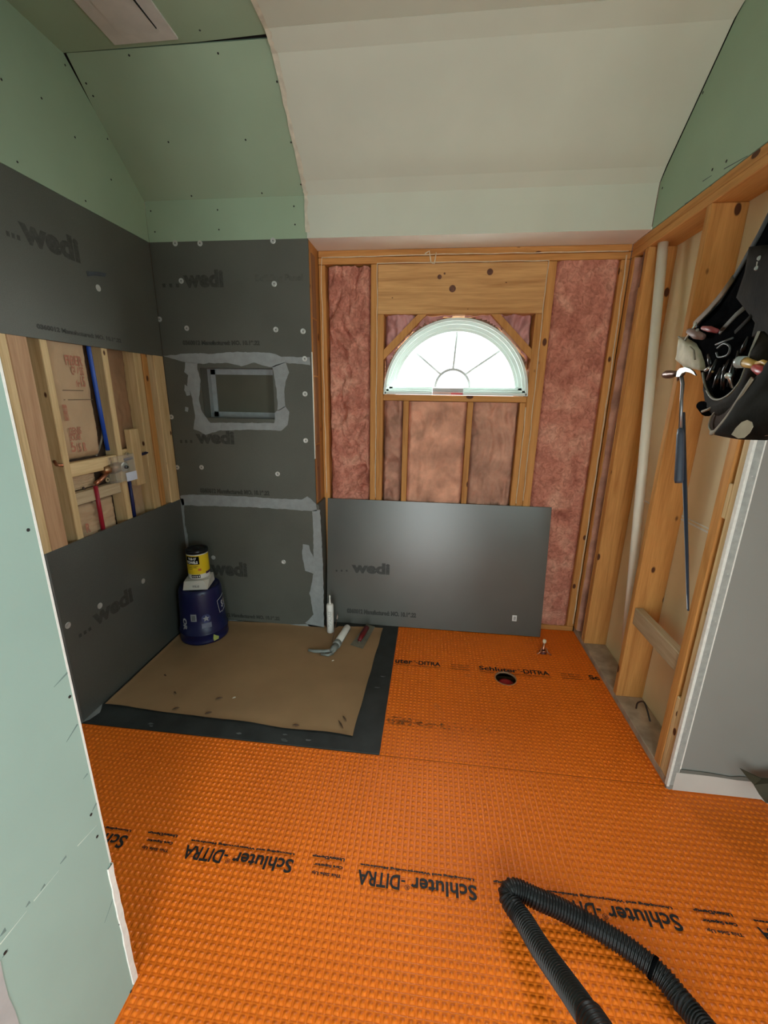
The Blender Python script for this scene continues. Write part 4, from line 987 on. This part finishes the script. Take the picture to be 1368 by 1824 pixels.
tb('body', [vc+Vector((0, -.11, .0)), vc+Vector((0, -.03, .0)), vc+Vector((0, .05, .005))], [.020, .032, .026], BRASS, val, 16)
tb('inlet', [vc+Vector((0, -.05, .02)), vc+Vector((0, -.058, .058))], .012, BRASS, val, 12)
tb('inlet', [vc+Vector((0, -.07, -.01)), lw(178, 856, -.03), lw(170, 862, -.035)], .011, COPPER, val, 12)
tb('outlet', [vc+Vector((0, .05, .03)), lw(262, 806, -.02)], .0085, NBLUE, val, 12)
disc_on('stem_plate', vc+Vector((.028, .01, 0)), XX, .026, STEEL, val, .006, 20); tb('stem', [vc+Vector((.02, .01, 0)), vc+Vector((.05, .01, 0))], .009, mat('dark_chrome', (.10, .11, .12), .2, .1, 9, 0, metal=.9), val, 14)
bm = bmesh.new(); yA, yB = vc.y-.075, vc.y+.085
for a in ((-.015, .040, yA, yA+.002, -.075, .065), (-.015, .040, yB-.002, yB, -.075, .065), (-.015, .040, yA, yB, .063, .065), (-.015, .040, yA, yB, -.075, -.073), (.038, .040, yA, yB, -.075, .065)): box(bm, vc.x+a[0], vc.x+a[1], a[2], a[3], vc.z+a[4], vc.z+a[5])
CLR, nt_, b_ = base('clear_plastic_guard'); b_.inputs['Base Color'].default_value = (.75, .72, .62, 1); b_.inputs['Alpha'].default_value = .17; b_.inputs['Roughness'].default_value = .15
obj('plastic_guard', bm, CLR, val)['label'] = 'clear plastic guard'
for dy, dz in ((-.085, .05), (-.085, -.055), (.09, .06)): disc_on('mounting_ear', vc+Vector((-.005, dy, dz)), XX, .013, mat('tan_plastic_ear', (.42, .32, .18), .5), val, .004, 14); disc_on('screw_head', vc+Vector((-.001, dy, dz)), XX, .005, SCREWD, val)
s0 = lw(227, 858, vc.x+.042); s1 = lw(243, 838, vc.x+.042)
bx('sticker', vc.x+.0405, vc.x+.042, s0.y, s1.y, s0.z, s1.z, mat('bright_sticker', (.66, .70, .82), .5, .02, 9, 0), val)['label'] = 'white square sticker'
# copper fittings by the second stud
f0 = lw(100, 828, -.02); cf = tag(empty('copper_fitting', f0), 'short copper pipe fitting poking out between the left wall studs', 'pipe fitting')
tb('elbow', [lw(97, 822, -.05), lw(101, 828, -.03), lw(113, 829, -.012)], .0075, COPPER, cf, 10)

# white waste pipe leaning in the right wall
tp, bp_ = at(1181, 436, 0, 2.805), at(1108, 1228, 0, 2.805)
o = tb('waste_pipe', [tp+(tp-bp_)*.008, tp.lerp(bp_, .5), bp_], .0235, mat('cream_pvc', (.88, .86, .75), .4, .04, 6, 0, spec=.5), None, 24); tag(o, 'long cream plastic pipe standing inside the open right wall framing', 'pipe')
cpts = [at(x_, y_, 0, 2.80) for x_, y_ in ((1133, 1262), (1136, 1252), (1146, 1250), (1152, 1262), (1158, 1285))]
for c_ in cpts: c_.z = max(c_.z, .05)
o = tb('electric_cable', catmull(cpts, 5), .004, mat('black_cable', (.02, .015, .012), .5), None, 8); tag(o, 'loose black cable end on the right wall bottom plate', 'cable')

# ---------------------------------------------------------------- black vacuum hose
hp = [(1110, 1910, .82), (1058, 1826, .92), (1010, 1756, 1.04), (963.5, 1690.6, 1.165), (932.7, 1640, 1.265), (913, 1613, 1.31), (904, 1595, 1.335), (911, 1584, 1.345), (930, 1588, 1.345), (955, 1600, 1.335), (994, 1617, 1.325), (1041, 1642, 1.305), (1091, 1679, 1.27), (1133, 1710, 1.235), (1180, 1748, 1.185), (1218, 1787, 1.13), (1249, 1824, 1.085), (1310, 1900, .99)]
path = catmull([pt(*p_) for p_ in hp], 12)
path = [Vector((q_.x, q_.y, max(q_.z, .0375))) for q_ in path]
# resample evenly
seg = [0]
for a, b in zip(path, path[1:]): seg.append(seg[-1]+(b-a).length)
Lh = seg[-1]; st = .0019; n = int(Lh/st); rs = []; j = 0
for k in range(n+1):
    d = k*Lh/n
    while j < len(seg)-2 and seg[j+1] < d: j += 1
    rs.append(path[j].lerp(path[j+1], (d-seg[j])/max(1e-9, seg[j+1]-seg[j])))
HR = .0285
hose = tag(empty('vacuum_hose', (rs[n//2].x, rs[n//2].y, 0)), 'black ribbed vacuum hose looping over the orange floor in the foreground', 'hose')
rad = [HR+(.0020, .0016, -.0020, -.0024, -.0016)[k % 5] for k in range(n+1)]
bm = bmesh.new(); tube(bm, rs, rad, 20, True)
HOSE = mat('black_ribbed_rubber', (.010, .010, .011), .5, .2, 20, 0, spec=.5)
obj('tube', bm, HOSE, hose, False)
bm = bmesh.new(); e_ = rs[:int(.125/st)]; tube(bm, e_, [HR+.004+(.0022 if (k//3) % 2 == 0 else 0) for k in range(len(e_))], 24, True); obj('cuff', bm, mat('black_hose_cuff', (.012, .012, .013), .45, .2, 20, 0), hose, True)
kx = min(range(len(rs)), key=lambda i: (rs[i]-pt(1160, 1733, 1.21)).length)
bm = bmesh.new(); tube(bm, rs[kx-2:kx+4], HR+.0026, 24, True); obj('joint_ring', bm, BLACK, hose, True)

# ---------------------------------------------------------------- tool belt hanging on the right
TX = 2.62
T = lambda a, b, x=TX: at(a, b, 0, x)
belt = tag(empty('tool_belt', T(1310, 700)), 'black and tan leather tool belt bag hanging on the right wall framing', 'tool belt')
def skin(name, rowsL, rowsR, thick, m, xoff=0, k=9, bulge=.03, back=.0, par=belt):
    """padded panel between two edge lines, bulging toward the room"""
    n = len(rowsL); vs, fs = [], []
    for i in range(n):
        A_, B_ = rowsL[i], rowsR[i]
        for j in range(k+1):
            u = j/k; q_ = A_.lerp(B_, u); e = math.sin(math.pi*u)**.7*(math.sin(math.pi*min(1, max(0, (i+.35)/(n-.3))))**.6)
            w_ = noise.noise(q_*22)*.006+noise.noise(q_*50)*.003
            vs.append((q_.x-bulge*e+w_, q_.y, q_.z))
    off = len(vs)
    for i in range(n):
        A_, B_ = rowsL[i], rowsR[i]
        for j in range(k+1):
            q_ = A_.lerp(B_, j/k); vs.append((q_.x+thick, q_.y, q_.z))
    for i in range(n-1):
        for j in range(k):
            a = i*(k+1)+j; fs.append((a, a+1, a+k+2, a+k+1)); fs.append((off+a+k+1, off+a+k+2, off+a+1, off+a))
    rim = [j for j in range(k+1)]+[i*(k+1)+k for i in range(1, n)]+[(n-1)*(k+1)+j for j in range(k-1, -1, -1)]+[i*(k+1) for i in range(n-2, 0, -1)]
    for a, b in zip(rim, rim[1:]+rim[:1]): fs.append((a, b, off+b, off+a))
    bm = bmesh.new(); bv = [bm.verts.new(v) for v in vs]
    for f in fs: bm.faces.new([bv[i] for i in f])
    bmesh.ops.subdivide_edges(bm, edges=bm.edges, cuts=1, use_grid_fill=True, smooth=.6)
    return obj(name, bm, m, par, True)
def rows(pxs, x0=TX, x1=None):
    x1 = x0 if x1 is None else x1; n = len(pxs)
    return [T(a, b, x0+(x1-x0)*i/max(1, n-1)) for i, (a, b) in enumerate(pxs)]
# back pad and waist band going up to the right
skin('waist_band', rows([(1395, 350), (1350, 425), (1312, 485), (1275, 545), (1232, 590), (1222, 628)], 2.60, 2.66), rows([(1450, 470), (1410, 530), (1380, 590), (1345, 640), (1300, 660), (1262, 668)], 2.56, 2.62), .05, BLACK, bulge=.02)
tb('shoulder_strap', [T(1392, 340, 2.6), T(1352, 418, 2.60), T(1318, 478, 2.60), T(1282, 535, 2.61), T(1240, 580, 2.63)], .010, mat('grey_webbing', (.04, .042, .045), .7, .2, 60, .4, 200), belt, 8, .35)
tb('tan_strap', [T(1306, 495, 2.60), T(1285, 525, 2.605), T(1262, 552, 2.61), T(1236, 578, 2.62)], .013, mat('brown_strap', (.16, .10, .055), .7, .2, 20, .3, 60), belt, 8, .25)
skin('belt_flap', rows([(1335, 440), (1328, 485), (1312, 530), (1345, 575), (1338, 600)], 2.555), rows([(1420, 430), (1425, 480), (1430, 530), (1430, 590), (1425, 640)], 2.52), .03, LEATHER, bulge=.012)
for a, b in ((1354, 460), (1349, 478)): disc_on('buckle', T(a, b, 2.538), (-.8, -.6, 0), .006, STEEL, belt, .006, 12)
tb('buckle_bar', [T(1350, 466, 2.538), T(1348, 482, 2.54)], .003, STEEL, belt, 8)
tb('strap', [T(1282, 592, 2.565), T(1312, 560, 2.56), T(1345, 532, 2.555)], .0085, mat('grey_strap', (.085, .075, .06), .8, .2, 40, .4, 120), belt, 8, .4)
tb('strap', [T(1310, 592, 2.56), T(1332, 570, 2.555), T(1350, 548, 2.55)], .008, LEATHER, belt, 8, .4)
# inner dark body with odds and ends
skin('inner_bag', rows([(1222, 600), (1228, 625), (1245, 655), (1255, 690), (1268, 712)], 2.62), rows([(1345, 540), (1375, 590), (1390, 640), (1385, 680), (1370, 700)], 2.56), .07, BLACK, bulge=.03)
# tan glove-like pocket at the left
skin('left_pocket', rows([(1209, 600), (1207, 618), (1203, 640), (1216, 652)], 2.60), rows([(1232, 612), (1244, 625), (1250, 645), (1250, 660)], 2.575), .04, mat('cream_leather', (.42, .37, .26), .75, .25, 20, .5, 60, bdist=.003), bulge=.02)['label'] = 'cream leather pocket'
tb('pocket_piping', [T(1209, 600, 2.592), T(1222, 610, 2.578), T(1236, 625, 2.566), T(1238, 640, 2.56)], .0032, TAN, belt, 8)
tb('pencil', [T(1220, 606, 2.58), T(1240, 575, 2.585)], .0035, mat('pale_metal', (.62, .60, .52), .3, .1, 9, 0, metal=.6), belt, 8)['label'] = 'pale metal rod'
disc_on('rivet', T(1243, 588, 2.555), (-1, -.6, 0), .005, STEEL, belt, .004, 12)
tb('red_tool', [T(1252, 584, 2.56), T(1264, 586, 2.55), T(1278, 590, 2.55)], [.006, .009, .006], mat('dull_red_rubber', (.22, .04, .04), .5), belt, 10)['label'] = 'dull red handle'
tb('brown_tool', [T(1228, 590, 2.575), T(1240, 596, 2.56), T(1252, 600, 2.56)], [.010, .014, .010], mat('dusty_brown', (.17, .10, .08), .6), belt, 10)
# big front pouch, open at the top with tan piping
RIM = [(1252, 664), (1256, 688), (1266, 707), (1280, 712), (1300, 702), (1318, 680), (1328, 655), (1338, 625), (1352, 590)]
RX = [2.562, 2.55, 2.535, 2.525, 2.51, 2.50, 2.50, 2.505, 2.51]
skin('front_pouch', [T(a_, b_, x_) for (a_, b_), x_ in zip(RIM, RX)], [T(a_, b_, x_+.012) for (a_, b_), x_ in zip([(1258, 716), (1259, 726), (1266, 736), (1284, 744), (1312, 738), (1336, 722), (1362, 700), (1385, 672), (1405, 640)], RX)], .012, LEATHER, bulge=.012, k=6)
skin('pouch_back', [T(a_, b_, x_+.05) for (a_, b_), x_ in zip(RIM, RX)], [T(a_, b_, x_+.08) for (a_, b_), x_ in zip([(1262, 640), (1268, 630), (1276, 620), (1288, 610), (1302, 600), (1315, 592), (1328, 585), (1340, 575), (1356, 560)], RX)], .01, BLACK, bulge=.0, k=5)
HND = mat('black_tool_plastic', (.006, .006, .007), .3, .2, 10, 0, spec=.4)
for (a1, b1, a2, b2, r_) in ((1262, 676, 1278, 640, .007), (1274, 690, 1286, 655, .008), (1288, 694, 1292, 650, .007), (1300, 688, 1310, 640, .008), (1310, 668, 1316, 625, .006), (1268, 655, 1262, 632, .006), (1284, 672, 1300, 640, .005), (1320, 632, 1334, 600, .006)):
    tb('tool_handle', [T(a1, b1, 2.555), T((a1+a2)/2, (b1+b2)/2, 2.545), T(a2, b2, 2.55)], [r_, r_*1.15, r_*.7], HND, belt, 10)
tb('pouch_piping', catmull([T(1252, 664, 2.562), T(1256, 688, 2.55), T(1266, 707, 2.535), T(1280, 712, 2.525), T(1300, 702, 2.51), T(1318, 680, 2.50), T(1328, 655, 2.50), T(1338, 625, 2.505), T(1352, 590, 2.51)], 5), .0034, mat('grey_tan_piping', (.20, .185, .145), .7, .2, 40, 0), belt, 8)
CANV = mat('dark_canvas', (.013, .0125, .010), .85, .4, 14, .5, 120, spec=.05)
skin('front_pocket', [T(*q_) for q_ in ((1266, 770, 2.535), (1275, 766, 2.52), (1296, 742, 2.49), (1318, 708, 2.475), (1342, 672, 2.47), (1372, 636, 2.47), (1405, 610, 2.47))], [T(*q_) for q_ in ((1270, 774, 2.545), (1290, 778, 2.53), (1318, 783, 2.51), (1350, 784, 2.50), (1380, 772, 2.49), (1405, 750, 2.48), (1420, 720, 2.48))], .02, CANV, bulge=.022, k=9)
skin('pocket_back', [T(*q_) for q_ in ((1264, 758, 2.55), (1270, 740, 2.545), (1288, 726, 2.53), (1310, 712, 2.515), (1335, 690, 2.505), (1362, 664, 2.50), (1395, 640, 2.5))], [T(*q_) for q_ in ((1268, 771, 2.545), (1280, 768, 2.53), (1300, 748, 2.51), (1322, 714, 2.495), (1344, 682, 2.49), (1374, 650, 2.49), (1405, 626, 2.49))], .012, mat('brown_pocket_lining', (.045, .028, .020), .8, .3, 20, .3, 90, spec=.05), bulge=.004, k=5)
tb('pocket_trim', catmull([T(1266, 771, 2.528), T(1274, 768, 2.515), T(1296, 742, 2.485), T(1318, 708, 2.468), T(1340, 674, 2.465)], 5), .0075, TAN, belt, 8, .5)
tb('pocket_mouth', catmull([T(1288, 725, 2.52), T(1270, 738, 2.53), T(1263, 758, 2.535), T(1268, 770, 2.53)], 5), .0030, mat('grey_tan_piping2', (.20, .185, .145), .7), belt, 8)
P = [T(a, b, 2.458) for a, b in ((1304, 774), (1312, 762), (1322, 752), (1332, 748), (1340, 752), (1342, 760), (1336, 771), (1326, 780), (1316, 781))]
pr('suede_patch', P, (-.8, -.55, 0), .004, mat('pale_suede', (.36, .31, .22), .85, .15, 20, .4, 80), belt)['label'] = 'rounded pale suede patch'
skin('pouch_bottom', rows([(1330, 776), (1332, 782)], 2.53), rows([(1390, 755), (1388, 775)], 2.50), .03, mat('brown_leather', (.17, .11, .085), .7, .2, 20), bulge=.02)
# small rolled knob pouch under the bag
tb('rolled_pouch', [T(1249, 722, 2.58), T(1262, 728, 2.56), T(1276, 722, 2.56), T(1284, 712, 2.57)], [.014, .024, .026, .016], BLACK, belt, 14)
tb('rolled_trim', [T(1251, 733, 2.54), T(1262, 729, 2.53), T(1274, 722, 2.53)], .004, TAN, belt, 8)
tb('loop', catmull([T(1278, 620, 2.54), T(1290, 612, 2.53), T(1300, 618, 2.53), T(1296, 632, 2.535), T(1280, 636, 2.54), T(1276, 628, 2.54)], 4), .0028, mat('dark_grey_wire', (.07, .075, .075), .5), belt, 8)
tb('inner_rod', [T(1275, 614, 2.53), T(1305, 602, 2.53)], .003, MATS['dark_grey_wire'], belt, 8)
# tools carried in the pouch: things of their own
def thing(name, p0, label, cat): return tag(empty(name, p0), label, cat)
sd = thing('screwdriver', T(1320, 645, 2.52), 'screwdriver with a clear and yellow handle poking out of the tool belt', 'screwdriver')
tb('handle_cap', [T(1312, 646, 2.50), T(1317, 645, 2.50), T(1328, 645, 2.50)], [.009, .016, .015], mat('grey_clear_plastic', (.33, .35, .34), .2, .1, 20, 0), sd, 14)
tb('handle_grip', [T(1327, 645, 2.50), T(1344, 650, 2.495), T(1356, 652, 2.495)], [.013, .010, .008], mat('amber_plastic', (.52, .30, .06), .35), sd, 12)
rk = thing('pliers', T(1355, 660, 2.5), 'red handled tool at the far right of the tool belt', 'pliers')
tb('handle', [T(1345, 655, 2.485), T(1358, 661, 2.48), T(1385, 668, 2.475)], [.009, .013, .012], RED, rk, 12); tb('handle', [T(1347, 647, 2.485), T(1358, 644, 2.48), T(1385, 655, 2.475)], [.004, .005, .007], mat('amber_plastic', (1, 1, 1)), rk, 8)
kn = thing('nail_set', T(1297, 669, 2.54), 'silver ball-ended tool in the middle of the front pouch', 'hand tool')
bm = bmesh.new(); bmesh.ops.create_icosphere(bm, subdivisions=3, radius=.0085); bmesh.ops.transform(bm, matrix=Matrix.Translation(T(1297, 669, 2.505)), verts=bm.verts); obj('ball', bm, mat('satin_silver', (.62, .64, .60), .35, .05, 9, 0, metal=.5), kn, True)
tb('shaft', [T(1297, 669, 2.508), T(1305, 690, 2.54)], .004, STEEL, kn, 8)
cl = thing('metal_clip', T(1262, 657, 2.55), 'small shiny metal clip beside the cream leather pocket', 'clip')
tb('clip', [T(1256, 660, 2.54), T(1264, 655, 2.54)], .0045, STEEL, cl, 8); disc_on('stud_head', T(1270, 662, 2.54), (-1, -.4, 0), .0035, mat('brass_stud', (.60, .42, .20), .3, .1, 9, 0, metal=.8), cl, .003, 10)
# claw hammer hanging from its loop
HXp = 2.585
hm = thing('hammer', T(1212, 680, HXp), 'claw hammer with a blue rubber grip hanging head up from the tool belt', 'hammer')
CH = mat('polished_steel', (.40, .43, .41), .38, .1, 12, 0, metal=.85)
tb('shaft', [T(1214, 672, HXp), T(1216, 684, HXp), T(1214, 710, HXp), T(1212, 765, HXp)], [.007, .0065, .0058, .0060], mat('grey_steel_shaft', (.26, .25, .26), .3, .1, 12, 0, metal=.7), hm, 12)
tb('grip', [T(1212, 764, HXp), T(1212, 775, HXp), T(1211, 810, HXp), T(1209, 855, HXp), T(1209, 860, HXp)], [.009, .0125, .0135, .0145, .012], mat('blue_grey_rubber', (.05, .06, .085), .5, .1, 20, .2, 90), hm, 14)
tb('head', [T(1184, 668, HXp), T(1188, 667, HXp), T(1195, 667, HXp), T(1202, 666, HXp), T(1215, 665, HXp)], [.0120, .0155, .0150, .0110, .0115], mat('dark_forged_steel', (.12, .07, .055), .3, .2, 12, 0, metal=.7), hm, 16)
disc_on('face', T(1184.5, 668, HXp), (T(1184, 668, HXp)-T(1192, 667, HXp)), .0105, CH, hm, .004, 16)
for off in (-.012, .003):
    pr('claw', [T(a_, b_, HXp+off) for a_, b_ in ((1204, 671), (1206, 661), (1211, 656), (1220, 654), (1229, 657), (1235, 662), (1239, 669), (1230, 664), (1221, 662), (1214, 665), (1210, 671))], (1, .35, 0), .0075, CH, hm)
# long dark bar hanging behind the hammer
LX = 2.72
o = tag(empty('steel_bar', T(1222, 900, LX)), 'long thin dark blue bar hanging behind the hammer in the open framing', 'bar')
bm = bmesh.new()
tube(bm, [T(1217, 735, LX), T(1221, 880, LX), T(1224, 990, LX), T(1226, 1088, LX)], [.0085, .0080, .0066, .0040], 4, True, 1.0)
obj('blade', bm, mat('dark_blue_steel', (.035, .045, .075), .35, .1, 12, 0, metal=.5), o)
tb('edge', [T(1212, 735, LX-.004), T(1217, 880, LX-.004), T(1221, 990, LX-.004), T(1224, 1085, LX-.004)], .0016, mat('bright_edge', (.45, .52, .60), .3, .05, 9, 0), o, 6)

# open carton with a dark flap at the right edge
ob = tag(empty('storage_box', (3.22, -1.30, .003)), 'white box with a dark pointed flap at the right edge of the floor', 'box')
B0 = fl(1352, 1424, .004)
bm = bmesh.new()
zt = .085
fl2 = lambda a, b, z: at(a, b, 2, z)
c0 = Vector((B0.x+.01, B0.y, 0)); 
base4 = [c0, c0+Vector((.08, -.13, 0)), c0+Vector((.14, -.05, 0)), c0+Vector((.07, .06, 0))]
prism(bm, [v+Vector((0, 0, .004)) for v in base4], (0, 0, 1), zt); obj('body', bm, mat('white_box_board', (.55, .53, .50), .6, .05, 6), ob)
OLV = mat('dark_olive_flap', (.055, .045, .025), .7, .15, 9, .2, 40)
tipp = at(1319, 1370, 1, -1.12); ba = at(1354, 1417, 1, -1.16); bb_ = at(1357, 1388, 1, -1.12)
bm = bmesh.new(); prism(bm, [tipp, at(1330, 1384, 1, -1.13), at(1343, 1398, 1, -1.14), ba, at(1364, 1430, 1, -1.17), at(1420, 1440, 1, -1.2), at(1420, 1390, 1, -1.14), bb_, at(1336, 1378, 1, -1.12)], (0, 1, 0), .006)
bmesh.ops.triangulate(bm, faces=bm.faces); obj('flap', bm, OLV, ob)['label'] = 'dark olive pointed flap'
print('objects', len(bpy.data.objects))
